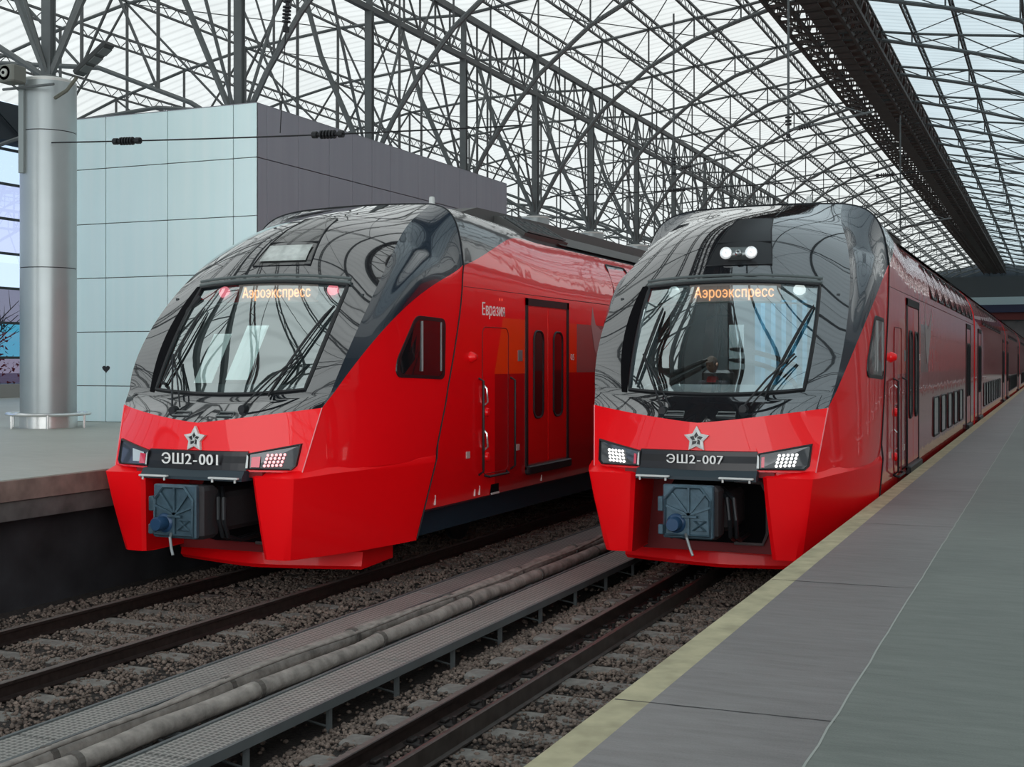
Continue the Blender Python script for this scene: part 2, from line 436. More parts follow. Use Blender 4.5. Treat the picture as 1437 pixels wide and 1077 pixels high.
def sec_u(z):
    S = body_section()
    return interp([(q[1], q[0]) for q in S], z)
def make_train(name, label, cfg, X, Y0):
    T = thing(name, label, 'train', (X, Y0, 0), 'red double deck trains')
    # --- black nose mask: front face above the V line + scooped sides + windscreen hole
    mb = MB(); NF = 40
    ts = [1+i*(7/56) for i in range(57)]
    ts = sorted(set([t for t in ts if abs(t-T0) > .05 and abs(t-T1) > .05]+[T0, T1]))
    fs = sorted(set([round(-1+2*i/NF, 5) for i in range(NF+1) if abs(-1+2*i/NF-WF-FO) > .02 and abs(-1+2*i/NF+WF-FO) > .02]+[round(-WF+FO, 5), round(WF+FO, 5)]))
    rows = [[front_pt(t, f) for f in fs] for t in ts]
    mb.grid(rows, skip=lambda a, b: T0-1e-6 <= ts[a] < T1-1e-6 and -WF+FO-1e-4 <= fs[b] < WF+FO-1e-4)
    mb.build('nose_mask', blackgloss, T, smooth=40)
    for sg in (-1, 1):
        mb = MB(); mb.grid([[scoop_pt(t, k/20, sg) for k in range(21)] for t in ts], flip=sg < 0)
        mb.build('mask_side_recess', mat('dark navy gloss paint', (.010,.020,.032), .24, coat=.7, coatior=1.55), T, smooth='all')
    # --- windscreen
    gl = MB()
    gt_ = [T0+(T1-T0)*i/14 for i in range(15)]; gf = [FO-WF+2*WF*i/16 for i in range(17)]
    gl.grid([[front_off(t, f, -.012) for f in gf] for t in gt_])
    gl.build('windscreen', screen_glass, T, smooth='all')
    fr = MB()
    loop = [(T0, -WF+2*WF*i/20) for i in range(20)]+[(T0+(T1-T0)*i/20, WF) for i in range(20)]+[(T1, WF-2*WF*i/20) for i in range(20)]+[(T1-(T1-T0)*i/20, -WF) for i in range(20)]
    fr.path([front_off(t, f+FO, .006) for t, f in loop], .026, 6, closed=True)
    wf = fr.build('windscreen_frame', black, T, smooth=True)
    ps = MB(); ps.grid([[front_off(T0-.05+(T1-T0+.1)*i/12, FO-WF-.02-w_*(.03+.065*math.sin(PI*(.15+.75*(1-i/12)))), .006) for w_ in (0, .5, 1)] for i in range(13)]); ps.build('dark_reflection_strip', void, T, smooth='all')  # matt black strip painting a dark reflection beside the windscreen
    vb = MB()
    vb.path([front_off(T1+.10, FO-WF-.02+2*(WF+.02)*i/16, .05) for i in range(17)], .022, 6)
    vb.path([front_off(T1+.04, FO-WF-.02+2*(WF+.02)*i/16, .02) for i in range(17)], .03, 6)
    vb.build('visor_bar', mat('dull grey visor', (.10, .12, .12), .35), T, smooth=True)
    # --- red nose and cheeks
    rb = MB()
    ts2 = [i/10 for i in range(11)]
    rb.grid([[front_pt(t, f) for f in [-1+2*i/30 for i in range(31)]] for t in ts2])
    rb.build('nose_panel', redm, T, smooth='all')
    for sg in (-1, 1):
        cb = MB(); rows = []
        for i in range(65):
            t = i*8/64; e = catmull(Ap, t) if t < 1 else catmull(Bp, t); q = catmull(Sp, t); r = []
            for k in range(25):
                w = k/24; p = e.lerp(q, w); du = q.x-e.x
                p.x = q.x-du*(1-w)**3.0
                bulge = .05*math.sin(PI*w)*max(0, 1-t/3)
                r.append((sg*(p.x+bulge*0), p.y, p.z))
            rows.append(r)
        cb.grid(rows, flip=sg < 0)
        # highlight painted as a thin pale line where cheek meets nose
        ch = cb.build('cheek_panel', redm, T, smooth='all')
        ed = MB(); ed.path([(sg*catmull(Ap, t).x, catmull(Ap, t).y-.004, catmull(Ap, t).z) for t in [i/20 for i in range(21)]], .008, 6)
        ed.build('nose_edge_highlight', mat('painted edge highlight', (.85,.22,.24), .3, coat=1), T, smooth=True)
        # cab side window in the cheek
        if True:
            wv = [(1.98,2.72),(3.28,2.68),(3.30,3.50),(2.46,3.52),(1.98,2.92)]
            def side_u(v, z):
                # invert the cheek surface
                best = None
                lo, hi = 0.0, 8.0
                for _ in range(40):
                    t = (lo+hi)/2; a = catmull(Ap, t) if t < 1 else catmull(Bp, t); s_ = catmull(Sp, t)
                    w = (v-a.y)/max(s_.y-a.y, 1e-4); w = min(1, max(0, w)); zz = a.z+(s_.z-a.z)*w
                    if zz < z: lo = t
                    else: hi = t
                return s_.x-(s_.x-a.x)*(1-w)**3.0
            def rounded(poly, r=.12, k=5):
                out = []; n = len(poly)
                for i in range(n):
                    p0 = Vector(poly[i-1]); p1 = Vector(poly[i]); p2 = Vector(poly[(i+1) % n])
                    a = (p0-p1).normalized()*r; b = (p2-p1).normalized()*r
                    for j in range(k+1):
                        s_ = j/k; out.append((p1+a)*(1-s_)**2+p1*2*s_*(1-s_)+(p1+b-p1+p1-p1)*0+(p1+b)*s_**2)
                return out
            pl = rounded(wv); cc = Vector((sum(p[0] for p in pl)/len(pl), sum(p[1] for p in pl)/len(pl)))
            def ring(scale, off): return [(sg*(side_u(p[0]*scale+cc[0]*(1-scale), p[1]*scale+cc[1]*(1-scale))+off), p[0]*scale+cc[0]*(1-scale), p[1]*scale+cc[1]*(1-scale)) for p in pl]
            wm = MB(); rr = [ring(1.06, -.005), ring(1.05, .016), ring(.93, .016)]
            wm.grid([r+[r[0]] for r in rr], flip=sg > 0)
            so = fix_normals(wm.build('side_window_frame', black, T, smooth=False))
            gm = MB(); R = [ring(s_, .012) for s_ in (.94, .6, .3)]
            gm.grid([r+[r[0]] for r in R]); n = len(pl); gm.f.append(tuple(len(gm.v)-n-1+i for i in range(n))); gm.m.append(0)
            fix_normals(gm.build('side_window_pane', glassdark, so, smooth=False))
            for bv in (2.60, 3.18): mm = MB(); mm.box(min(sg*1.845, sg*1.862), max(sg*1.845, sg*1.862), bv, bv+.025, 2.78, 3.47); mm.build('sliding_bar', mat('dull aluminium', (.35,.36,.36), .5, .3), so)
        # bumper block and its long side skirt
        bm_ = MB(); prof = []
        path_top = [(.84,1.15),(.80,.20),(.81,.10),(.86,.06),(1.36,.05),(1.42,.07),(1.47,.18),(1.62,.62),(1.74,1.2),(1.82,1.9),(1.865,2.5),(1.87,3.02)]
        path_bot = [(.95,1.15),(.90,.30),(.90,.23),(.95,.20),(1.18,.21),(1.25,.26),(1.30,.38),(1.49,.85),(1.65,1.4),(1.76,1.95),(1.82,2.3),(1.835,2.46)]
        zs = [(0.0,.48),(.04,.51),(.35,.80),(.7,1.15),(.97,1.47),(1.0,1.50)]
        rows = []
        for i, (w, z) in enumerate(zs):
            rows.append([(sg*(b_[0]+(a_[0]-b_[0])*w), b_[1]+(a_[1]-b_[1])*w, z+(.03*min(1, k/8)*(w) if k > 6 else 0)) for k, (a_, b_) in enumerate(zip(path_top, path_bot))])
        top_in = [(sg*(a_[0]-(.03 if k > 3 else -.0)), a_[1]+(.24 if k < 7 else .04)*(1 if k > 1 else 0), 1.60) for k, a_ in enumerate(path_top)]
        rows.append(top_in)
        bot_in = [(sg*(min(b_[0], 1.5)*.8 if k > 5 else b_[0]), b_[1]+.15, .47) for k, b_ in enumerate(path_bot)]
        rows = [bot_in]+rows
        bm_.grid(rows, flip=sg < 0)
        bm_.build('bumper_block', redb, T, smooth=28)
        # seam
        sm = MB(); pts = [(1.838,2.46,.50),(1.872,3.0,1.56)]+[tuple(catmull(Sp, t)) for t in [i/4 for i in range(1, 33)]]
        pts = [(sg*(p[0]+.004), p[1]+.01, p[2]) for p in pts]
        e8 = [scoop_pt(8, 1-k/16, sg) for k in range(17)]
        pts += [(p.x*1.002, p.y+.01, p.z+.004) for p in e8]
        sm.path(pts, .013, 5); sm.build('body_seam', dark, T, smooth=True)
    # roof seam across
    sm = MB(); sm.path([front_pt(8, -1+2*i/20)+Vector((0, .01, .004)) for i in range(21)], .012, 5); sm.build('body_seam', dark, T)
    # --- first car body behind the seam
    S = body_section()
    def seam_v(z):
        return interp([(.80,2.60),(1.56,3.0),(2.33,3.35),(3.15,3.68),(3.9,3.86),(4.33,3.94)], z)
    e8z = [scoop_pt(8, 1-k/16, 1) for k in range(17)]
    front_sec = [(u, seam_v(z), z) for u, z in S[:6]]+[(p.x, p.y, p.z) for p in e8z]+[(front_pt(8, 1-k/8).x, front_pt(8, 1-k/8).y, front_pt(8, 1-k/8).z) for k in range(1, 9)]
    # match back section: same count along S by arc length
    def resample(P, cnt):
        P = [Vector((p[0], p[1])) for p in P]; d = [0]
        for a, b in zip(P, P[1:]): d.append(d[-1]+(b-a).length)
        out = []
        for i in range(cnt):
            x = d[-1]*i/(cnt-1)
            for k in range(len(P)-1):
                if x <= d[k+1]+1e-9:
                    w = (x-d[k])/(d[k+1]-d[k]); out.append(P[k].lerp(P[k+1], w)); break
        return out
    up = resample(S[5:], len(front_sec)-6+1)
    full = [(p[0], p[1]) for p in S[:5]]+[(p.x, p.y) for p in up]
    full = full[:len(front_sec)]
    nsec = len(front_sec)
    cb = MB()
    vv = [0, .12, .3, .5, .7, .85, 1.0]
    V1 = 8.5
    for sg in (-1, 1):
        rows = []
        for w in vv:
            sw = w*w*(3-2*w); r = []
            for i in range(nsec):
                a = front_sec[i]; b = full[i]
                r.append((sg*(a[0]+(b[0]-a[0])*sw), a[1]+(V1-a[1])*w, a[2]+(b[1]-a[2])*sw))
            rows.append(r)
        for v_ in (12, 18, 25.0): rows.append([(sg*b[0], v_, b[1]) for b in full])
        cb.grid(rows, flip=sg > 0)
    endr = [(sg*b[0], 25.0, b[1]) for sg in (1,) for b in full]+[(-b[0], 25.0, b[1]) for b in full[::-1]]
    cb.add(endr, [tuple(range(len(endr)))])
    # floor pan
    cb.box(-1.55, 1.55, 1.9, 24.9, .78, .84)
    cb.build('front_car_body', bodym, T, smooth=30)
    # --- following cars
    n_cars = cfg['cars']
    car = MB(); sec = [(u, z) for u, z in S]; ring = [(u, z) for u, z in sec]+[(-u, z) for u, z in sec[::-1][1:]]
    car.prism([(p[0], p[1]) for p in ring], 'y', 0, 25.2)
    car_o = None
    bm2 = mat('red livery paint', RED, .3, coat=1, coatior=1.6)
    for k in range(n_cars-1):
        if car_o is None: o = car_o = car.build('trailing_car_body', [bm2], T, smooth=30)
        else: o = car_o.copy(); C.objects.link(o); o.parent = T
        o.location = (0, 25.7+k*25.7, 0)
        g = MB(); g.box(-1.25, 1.25, -.55, .05, 1.0, 4.9); g.build('gangway_bellows', dark, T, loc=(0, 25.7+k*25.7, 0))
    # roof strips and equipment
    for k in range(n_cars):
        rs = MB(); v0 = 8.9 if k == 0 else .2; y0 = 0 if k == 0 else 25.7*k
        e = 24.9
        rs.grid([[(u, v0, z+.02) for u, z in ((-1.47,5.04),(-1.22,5.22),(-.95,5.33),(0,5.38),(.95,5.33),(1.22,5.22),(1.47,5.04))], [(u, e, z+.02) for u, z in ((-1.47,5.04),(-1.22,5.22),(-.95,5.33),(0,5.38),(.95,5.33),(1.22,5.22),(1.47,5.04))]], flip=True)
        rs.bbox(-.75, .75, v0+2.5, v0+6, 5.3, 5.42, .04); rs.bbox(-.75, .75, v0+8, v0+12, 5.3, 5.42, .04)
        rs.build('roof_deck', roofgrey, T, smooth=30, loc=(0, y0, 0))
    # grille housing at the roof shoulder
    for sg in (-1, 1):
        hs = MB()
        q = [(sg*1.44,5.14),(sg*.95,5.45),(sg*.6,5.47),(sg*.6,5.2),(sg*1.38,5.0)]
        hs.prism(q, 'y', 7.3, 9.4); o = fix_normals(hs.build('roof_vent_housing', roofgrey, T))
        gr = MB(); a = Vector((sg*1.42, 0, 5.16)); b = Vector((sg*.99, 0, 5.43)); n = Vector((sg*.5, 0, .86))
        def P(w, v_, d): p = a.lerp(b, w)+n*d; return (p.x, v_, p.z)
        gr.add([P(0,7.45,.006),P(1,7.45,.006),P(1,9.25,.006),P(0,9.25,.006)], [(0,1,2,3)], 0)
        for i in range(7): gr.tube(P(0, 7.45+i*.3, .02), P(1, 7.45+i*.3, .02), .022, 4, 1)
        for w in (0, .5, 1): gr.tube(P(w, 7.42, .02), P(w, 9.28, .02), .022, 4, 1)
        gr.build('vent_grille', [dark, steel], o)
    an = MB(); an.lathe([(.05,5.3),(.05,5.6),(.04,5.64),(.0,5.65)], 12, (.35, 5.9, 0)); an.build('roof_aerial', silverp, T, smooth=True)
    fa = MB(); fa.prism([(5.6,5.3),(6.6,5.52),(9.6,5.56),(24.5,5.56),(24.5,5.3)], 'x', -.95, .85); fix_normals(fa.build('roof_fairing', roofgrey, T))
    # underframe
    for k in range(n_cars):
        y0 = 25.7*k
        uf = MB(); uf.box(-1.60, 1.60, 2.55 if k == 0 else .1, 24.9, .46, .80); uf.build('underframe', underblue, T, loc=(0, y0, 0))
        for bv in ((4.6, 20.5) if k < 2 else (4.6, 20.5)):
            bg = MB(); bg.bbox(-1.3, -1.15, -1.7, 1.7, .38, .68, .03); bg.bbox(1.15, 1.3, -1.7, 1.7, .38, .68, .03); bg.box(-1.2, 1.2, -.2, .2, .35, .6)
            bo = bg.build('bogie_frame', dark, T, loc=(0, y0+bv, 0))
            for wy in (-1.3, 1.3):
                wh = MB()
                for wx in (-.82, .82):
                    wh.lathe([(.0,-.06),(.42,-.06),(.46,-.05),(.46,.05),(.43,.06),(.0,.06)], 24, (wx, 0, 0), axis='x')
                wh.tube((-.8,0,0), (.8,0,0), .08, 10)
                wh.build('wheelset', dark, bo, smooth=30, loc=(0, wy, .46))
    # --- number strip, lamps
    ns = MB()
    def fp2(u, z, d): return tuple(fpt(u, z, d))
    rows = []
    for z, d in ((1.565,-.01),(1.565,.03),(1.66,.035),(1.745,.02),(1.80,.022),(1.815,-.01)):
        rows.append([fp2(-.74+1.48*i/14, z+(.05*(1-abs(-.74+1.48*i/14)/.74) if z > 1.7 else 0)*0, d) for i in range(15)])
    ns.grid(rows); ns.build('number_strip', mat('strip black', (.006,.006,.008), .3), T, smooth=False)
    M = Matrix.Translation((0, 0, 0)) 
    c = fpt(0, 1.70, .065)
    M = Matrix.Translation(c) @ Matrix.Rotation(PI/2, 4, 'X')
    kz = cfg['numsize']/.15
    for tx, ox in ((cfg['num'][:3], -.185), ('-', .045), (cfg['num'][-3:], .22)):
        text_mesh(tx, 'number_lettering', white, T, cfg['numsize'], Matrix.Translation((ox*kz, 0, 0)) @ M, extrude=.004, sx=1.12, bold=.03)
    for sg in (-1, 1):
        def q(u, z, d): p = fpt(u, z, 0); return (sg*p.x, p.y-d, p.z)
        outer = [(.74,1.785),(1.37,1.91),(1.35,1.64),(1.30,1.59),(.75,1.59)]
        cx_ = sum(p[0] for p in outer)/5; cz_ = sum(p[1] for p in outer)/5
        def rg(k_, d): return [q(cx_+(p[0]-cx_)*k_, cz_+(p[1]-cz_)*(1-(1-k_)*1.6), d) for p in outer]
        lf = MB(); A = [rg(1.0,-.03), rg(1.0,.045), rg(.93,.050), rg(.90,.026)]
        lf.grid([r+[r[0]] for r in A]); lf = fix_normals(lf.build('headlamp_frame', black, T))
        ln = MB(); r = rg(.91, .027); ln.add(r, [(0,1,2,3,4)]); fix_normals(ln.build('headlamp_lens', lensdark, lf))
        # inner lens glow: grid of small elements
        lm = cfg['lamp'][sg]
        if lm:
            for i in range(5):
                for j in range(4):
                    u = .97+i*.050+j*.010; z = 1.635+j*.042+(u-.9)*.05
                    e = MB(); p = q(u, z, .034)
                    e.lathe([(.0,-.012),(.017,-.008),(.019,.004),(.0,.006)], 8, p, axis='y'); e.build('lamp_element', lm, lf, smooth=True)
        else:
            e = MB(); e.add([q(.84,1.64,.032), q(1.04,1.64,.032), q(1.08,1.80,.032), q(.84,1.76,.032)], [(0,1,2,3)]); fix_normals(e.build('lamp_reflector', mat('pale reflector', (.55,.62,.63), .3, .1), lf))
        tl = MB(); x0, x1 = (.765, .80) if not cfg['tail'] else (.77, .88)
        tl.add([q(x0+.03,1.62,.034), q(x1+.03,1.62,.034), q(x1+.03,1.75,.034), q(x0+.03,1.74,.034)], [(0,1,2,3)]); fix_normals(tl.build('tail_lens', orange_lens, lf))
        sv = MB(); sv.add([q(.745,1.61,.056), q(.775,1.61,.056), q(.77,1.75,.056), q(.75,1.775,.056)], [(0,1,2,3)]); fix_normals(sv.build('frame_insert', silverp, lf))
    # step shelf under the numbers
    sh = MB(); sh.prism([(-.06,1.45),(.30,1.45),(.30,1.575),(-.0,1.575),(-.06,1.49)], 'x', -.76, .76)
    sh.build('step_shelf', mat('ribbed blue black shelf', (.02, .035, .045), .5), T)
    for a, b in ((-.74, -.31), (.31, .74)):
        st = MB(); st.bbox(a, b, -.13, -.07, 1.475, 1.50, .008); st.tube((a+.05, -.1, 1.48), (a+.05, -.1, 1.435), .014, 8); st.tube((b-.05, -.1, 1.48), (b-.05, -.1, 1.435), .014, 8); st.box(a+.04, b-.04, -.08, .0, 1.48, 1.49)
        st.build('silver_step', silverp, T)
    # star emblem
    sb = MB(); c = fpt(0, 1.945, .02); n = front_n(*on_front(0, 1.945))
    xa = Vector((1,0,0)); za = n.cross(xa).normalized(); za = za if za.z > 0 else -za
    def sp_(r, a, d=0): p = c+xa*(r*math.sin(a))+za*(r*math.cos(a))+n*d; return p
    out = []; inn = []
    for k in range(10):
        a = k*PI/5; out.append((.165 if k % 2 == 0 else .088, a)); inn.append((.088 if k % 2 == 0 else .052, a))
    N_ = 10
    vs = [sp_(r, a, .02) for r, a in out]+[sp_(r, a, .028) for r, a in inn]+[sp_(r, a, -.03) for r, a in out]+[sp_(r, a, -.0) for r, a in inn]
    fs_ = []
    for i in range(10):
        j = (i+1) % 10; fs_ += [(i,j,10+j,10+i), (i,20+i,20+j,j), (10+i,10+j,30+j,30+i)]
    sb.add(vs, fs_)
    se = fix_normals(sb.build('star_emblem', silverp, T))
    st = MB()
    st.add([sp_(.086 if k % 2 == 0 else .05, k*PI/5, .008) for k in range(10)], [tuple(range(10))], 0)
    for k in range(5): a = k*2*PI/5; st.tube(sp_(.02, a, .014), sp_(.06, a+PI/5, .014), .006, 5, 1)
    st.lathe([(.0,-.02),(.018,-.02),(.018,.0),(.0,.0)], 10, tuple(sp_(0, 0, .01)), 1, axis='y')
    st.build('star_centre', [black, silverp], se)
    # vent latches low on the black mask
    for u in (-.33, .33):
        lt_ = MB(); a = [fpt(u+dx, 2.235+dz, .012) for dx, dz in ((-.12,-.01),(.12,-.01),(.11,.035),(-.11,.035))]
        lt_.path(a, .010, 5, closed=True); lt_.build('washer_cover_frame', mat('dull steel trim', (.2,.22,.22), .35, .5), T)
    # --- coupler
    cp = thing('coupler', '', '', (0,0,0)); del cp['label']; del cp['category']; cp.parent = T; cp.location = (-.02, .22, .085)
    bx = MB(); bx.bbox(-.30, .33, -.58, -.50, .68, 1.33, .015); bx.bbox(-.35, -.28, -.62, -.55, .72, .84, .01); bx.bbox(-.36, -.29, -.60, -.52, 1.0, 1.18, .01)
    bx.build('coupler_cover', couplerm, cp)
    rbm = MB()
    ctr = Vector((.03, -.60, .97))
    for a in (-70, -38, 0, 38, 70, 180):
        r = math.radians(a); e = ctr+Vector((math.sin(r), 0, math.cos(r)))*(.33 if abs(a) < 60 else .30)
        e.x = max(-.27, min(.30, e.x)); e.z = max(.71, min(1.30, e.z))
        rbm.tube(ctr, e, .019, 4)
    rbm.path([(-.27,-.595,.72),(-.27,-.595,1.15),(-.14,-.595,1.30),(.17,-.595,1.30),(.29,-.595,1.15),(.29,-.595,.72)], .02, 4, closed=True)
    rbm.path([(.08,-.595,.78),(.24,-.595,.78),(.10,-.595,.90),(.24,-.595,.90)], .017, 4, closed=True)
    rbm.bbox(-.05, .14, -.64, -.59, .935, .965, .006)
    rbm.build('cover_ribs', couplerm, cp)
    kb = MB(); kb.lathe([(.0,-.76),(.075,-.76),(.085,-.74),(.085,-.60),(.11,-.59),(.12,-.58)], 18, (-.13, 0, .86), axis='y'); kb.build('coupler_cone', couplerd, cp, smooth=30)
    hd = MB(); hd.path([(.0,-.62,.74),(.03,-.68,.70),(.08,-.72,.58),(.12,-.74,.50)], .018, 8); hd.build('release_handle', mat('scuffed handle', (.28,.30,.30), .4, .6), cp)
    bd = MB(); bd.bbox(-.26, .36, -.50, -.12, .66, 1.30, .05); bd.bbox(-.18, .40, -.12, .9, .72, 1.2, .06); bd.build('coupler_body', mat('dark cast coupler', (.045,.042,.045), .6, .3, bump=.4, bscale=14), cp)
    hs = MB()
    for x_, r_ in ((.42,.18),(.50,.26),(-.38,.15)):
        hs.path([(x_*.6,.0,1.25),(x_, -.25, 1.15),(x_+.04,-.3,.9),(x_+.03,-.2,.68),(x_,.1,.6),(x_,.6,.62)], .028, 8)
    hs.build('air_hose', dark, cp, smooth=True)
    # cavity
    cv = MB(); cv.box(-1.0, 1.0, 1.05, 1.10, .42, 1.56); cv.build('buffer_cavity', darkred, T)
    cv2 = MB()
    pl = [(.25,.55),(.62,.55),(.68,.7),(.68,1.2),(.60,1.34),(.25,1.36),(-.55,1.36),(-.66,1.2),(-.66,.6),(-.4,.55)]
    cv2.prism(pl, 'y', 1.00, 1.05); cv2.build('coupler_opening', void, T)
    lip = MB(); lip.path([(p[0], .99, p[1]) for p in pl[:6]], .022, 6); lip.build('opening_lip', mat('scratched edge', (.12,.10,.10), .5), T)
    fl = MB(); fl.box(-.95, .95, .1, 1.1, 1.49, 1.56); fl.build('cavity_ceiling', darkred, T)
    # snow plough
    pw = MB(); rows = []
    for z, dv, k_ in ((.46,.30,.93),(.45,.06,.98),(.42,.0,1.0),(.22,-.04,1.0),(.17,.0,.985),(.16,.25,.95)):
        rows.append([(u*k_, 1.32+.38*(abs(u)/1.5)**1.3+dv, z+(.02*math.cos(u*2) if z > .4 else 0)) for u in [-1.45+2.9*i/24 for i in range(25)]])
    pw.grid(rows, flip=True)
    for sg in (-1, 1): 
        pw.add([(sg*r[-1][0], r[-1][1], r[-1][2]) for r in rows]+[(sg*1.40, 2.6, .43), (sg*1.40, 2.6, .20)], [(0,1,2,3,4,5,7,6)])
    fix_normals(pw.build('snow_plough', redb, T, smooth=35))
    # --- roof headlight recess
    rc = MB()
    def pf(u, z, d): return tuple(fpt(u+.13, z, d))
    rows = [[pf(-w+2*w*i/8, z, .012) for i in range(9)] for z, w in ((4.22,.45),(4.35,.42),(4.55,.37),(4.75,.31),(4.95,.25))]
    rc.grid(rows); ro = rc.build('roof_lamp_recess', black if cfg['rooflamp'] else mat('dark smoked cover', (.03,.032,.032), .12, coat=1), T, smooth='all')
    rcf = MB(); rcf.path([rows[0][0]]+[r[0] for r in rows[1:]]+[rows[-1][-1]]+[r[-1] for r in rows[::-1][1:]], .010, 5, closed=True); rcf.path([pf(-.37, 4.55, .02), pf(.37, 4.55, .02)], .012, 5); rcf.build('recess_trim', dark, ro)
    if cfg['rooflamp']:
        pod = MB(); pod.path([pf(-.16,4.36,.03), pf(.16,4.36,.03)], .10, 14); pod.build('lamp_pod', mat('lamp pod', (.18,.2,.2), .3, .7), ro, smooth=True)
        for u, r_, mm_ in ((-.17,.085,lampoff),(0,.05,lampoff),(.17,.085,lampoff)):
            l = MB(); c = fpt(u+.13, 4.36, .03)+Vector((0, -.115, .01)); l.lathe([(.0,-.02),(r_*.5,-.03),(r_*.9,-.02),(r_,.0),(r_*.8,.05)], 16, tuple(c), axis='y'); l.build('roof_lamp', mm_ if u == 0 else mat('bright lamp face', (.7,.75,.75), .2, .4, emis=(1,1,1), es=.25), ro, smooth=True)
    else:
        pn = MB(); pn.grid([[pf(-w+2*w*i/8, z, .03) for i in range(9)] for z, w in ((4.27,.36),(4.39,.34),(4.5,.33))]); pn.build('lamp_cover', mat('pale lamp cover', (.42,.46,.44), .25, .2, coat=1, noise=.3, nscale=5), ro, smooth='all')
    # --- wipers
    for sg, base, mid, tip0, tip1 in ((-1, (-.50,2.27), (-.92,2.95), (-.80,3.62), (-.98,2.60)), (1, (.52,2.30), (1.06,2.95), (1.20,3.62), (.74,2.46))):
        w = MB(); B = fpt(*base, .05); Mi = fpt(*mid, .11)
        w.lathe([(.0,-.03),(.05,-.03),(.06,.02),(.06,.06)], 12, tuple(fpt(*base, .02)), axis='y')
        B2 = fpt(base[0]+.09, base[1]+.02, .05); 
        w.path([B, fpt((base[0]+mid[0])/2-.03, (base[1]+mid[1])/2, .13), Mi], .013, 6); w.path([B2, fpt((base[0]+mid[0])/2+.05, (base[1]+mid[1])/2, .13), Mi+Vector((.02,0,-.03))], .010, 6)
        wo = w.build('wiper_arm', dark, T, smooth=True)
        w = MB(); n_ = 8
        w.path([fpt(tip0[0]+(tip1[0]-tip0[0])*i/n_, tip0[1]+(tip1[1]-tip0[1])*i/n_, .045+.03*math.sin(PI*i/n_)) for i in range(n_+1)], [.006]+[.017]*7+[.006], 6)
        w.path([fpt(tip0[0]+(tip1[0]-tip0[0])*i/n_, tip0[1]+(tip1[1]-tip0[1])*i/n_, .02) for i in range(n_+1)], .010, 4)
        w.build('wiper_blade', dark, wo)
    # --- cab interior
    ci = MB()
    ci.box(-1.28, 1.28, 3.3, 3.36, 1.9, 4.1); ci.box(-1.32, 1.32, .9, 3.3, 1.88, 1.94)
    ci.box(-1.50, -1.46, 1.6, 3.3, 1.9, 3.8); ci.box(1.46, 1.50, 1.6, 3.3, 1.9, 3.8)
    ci.build('cab_wall', mat('cab dark lining', (.035,.042,.045), .7), T)
    dk = MB(); dk.prism([(1.0,2.0),(.85,2.30),(1.25,2.52),(1.75,2.60),(1.85,2.45),(1.85,2.0)], 'x', -1.15, 1.15); fix_normals(dk.build('dashboard', cabgrey, T))
    du = .07
    dv = 1.74; dz = 3.86
    dp = MB(); dp.bbox(du-.62, du+.62, dv, dv+.08, dz-.14, dz+.15, .01); dpo = dp.build('destination_display', displaym, T)
    M = Matrix.Translation((du, dv-.012, dz)) @ Matrix.Rotation(PI/2, 4, 'X')
    text_mesh('Аэроэкспресс', 'display_lettering', ledm, dpo, .20, M, extrude=.002, sx=.76, bold=.02)
    sl = MB()
    sl.path([front_off(3.62, FO-WF+.03+2*(WF-.03)*i/12, -.06) for i in range(13)], .012, 5); sl.build('display_rail', silverp, T)
    for sg in (-1, 1):
        uu = .97 if sg > 0 else -.79
        lb = MB(); c = fpt(uu, 3.96, -.14)
        lb.grid([[fpt(uu+du_, zz_, -.17) for du_ in (-.20,-.07,.07,.17)] for zz_ in (3.84,3.94,4.03)]); lbo = fix_normals(lb.build('lamp_bracket', mat('bright bracket', (.45,.52,.52), .3, .4, noise=.5, nscale=14), T))
        l = MB(); l.lathe([(.0,-.06),(.05,-.05),(.075,-.01),(.085,.03)], 16, tuple(c), axis='y'); l.build('upper_lamp', cfg['upper'][sg], lbo, smooth=True)
    if cfg['blinds']:
        for (u0, u1, z0, z1, vv_) in ((-1.02,-.72,2.62,3.30,1.35), (-.66,-.30,2.66,3.42,1.55)):
            b = MB(); b.grid([[(u0+(u1-u0)*i/6+.05*(z-z0), vv_+(.03 if i % 2 else 0)+(z-2.6)*.62, z) for i in range(7)] for z in (z0, (z0+z1)/2, z1)]); b.build('sun_blind', paper, T)
        mr = MB(); mr.path([front_off(3.75,-.62,.02), front_off(3.5,-.70,-.02), front_off(3.12,-.66,-.05), front_off(3.28,-.45,-.06), front_off(3.45,-.44,-.05)], .035, 6); mr.build('mirror_bracket', dark, T)
    else:
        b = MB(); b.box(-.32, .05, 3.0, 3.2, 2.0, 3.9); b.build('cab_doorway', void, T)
        b = MB(); b.grid([[(.08+i*.075, 3.0+(.05 if i % 2 else 0), z) for i in range(12)] for z in (2.1, 3.8)]); b.build('blue_curtain', cabblue, T)
        b = MB(); b.box(-.28, -.06, 2.92, 2.99, 2.8, 3.45); b.build('equipment_cabinet', cabgrey, T)
        for pts in ([(-1.0,2.48),(-.62,2.74),(-.1,2.98)], [(-.95,2.50),(-.55,2.66),(-.12,2.90)], [(.18,3.12),(.5,3.08),(.98,2.94),(1.12,2.86)], [(.18,2.98),(.6,2.92),(1.0,2.74),(1.1,2.62)]):
            r = MB(); cr = [catmull([(u, 0, z) for u, z in pts], t*(len(pts)-1)/8) for t in range(9)]
            r.path([front_off(*on_front(p.x, p.z), -.08) for p in cr], [.018]+[.032]*7+[.018], 8); r.build('reflection_bar', dark, T, smooth=True)  # dark bars standing in for curved reflections on the windscreen
    # --- side equipment on both flanks
    def flank(name_, u_off, vs_, zs_, m, parent, sg, b=.01):
        o = MB(); x0, x1 = sorted((sg*(HW-.02), sg*(HW+u_off))); o.bbox(x0, x1, vs_[0], vs_[1], zs_[0], zs_[1], b); return o.build(name_, m, parent)
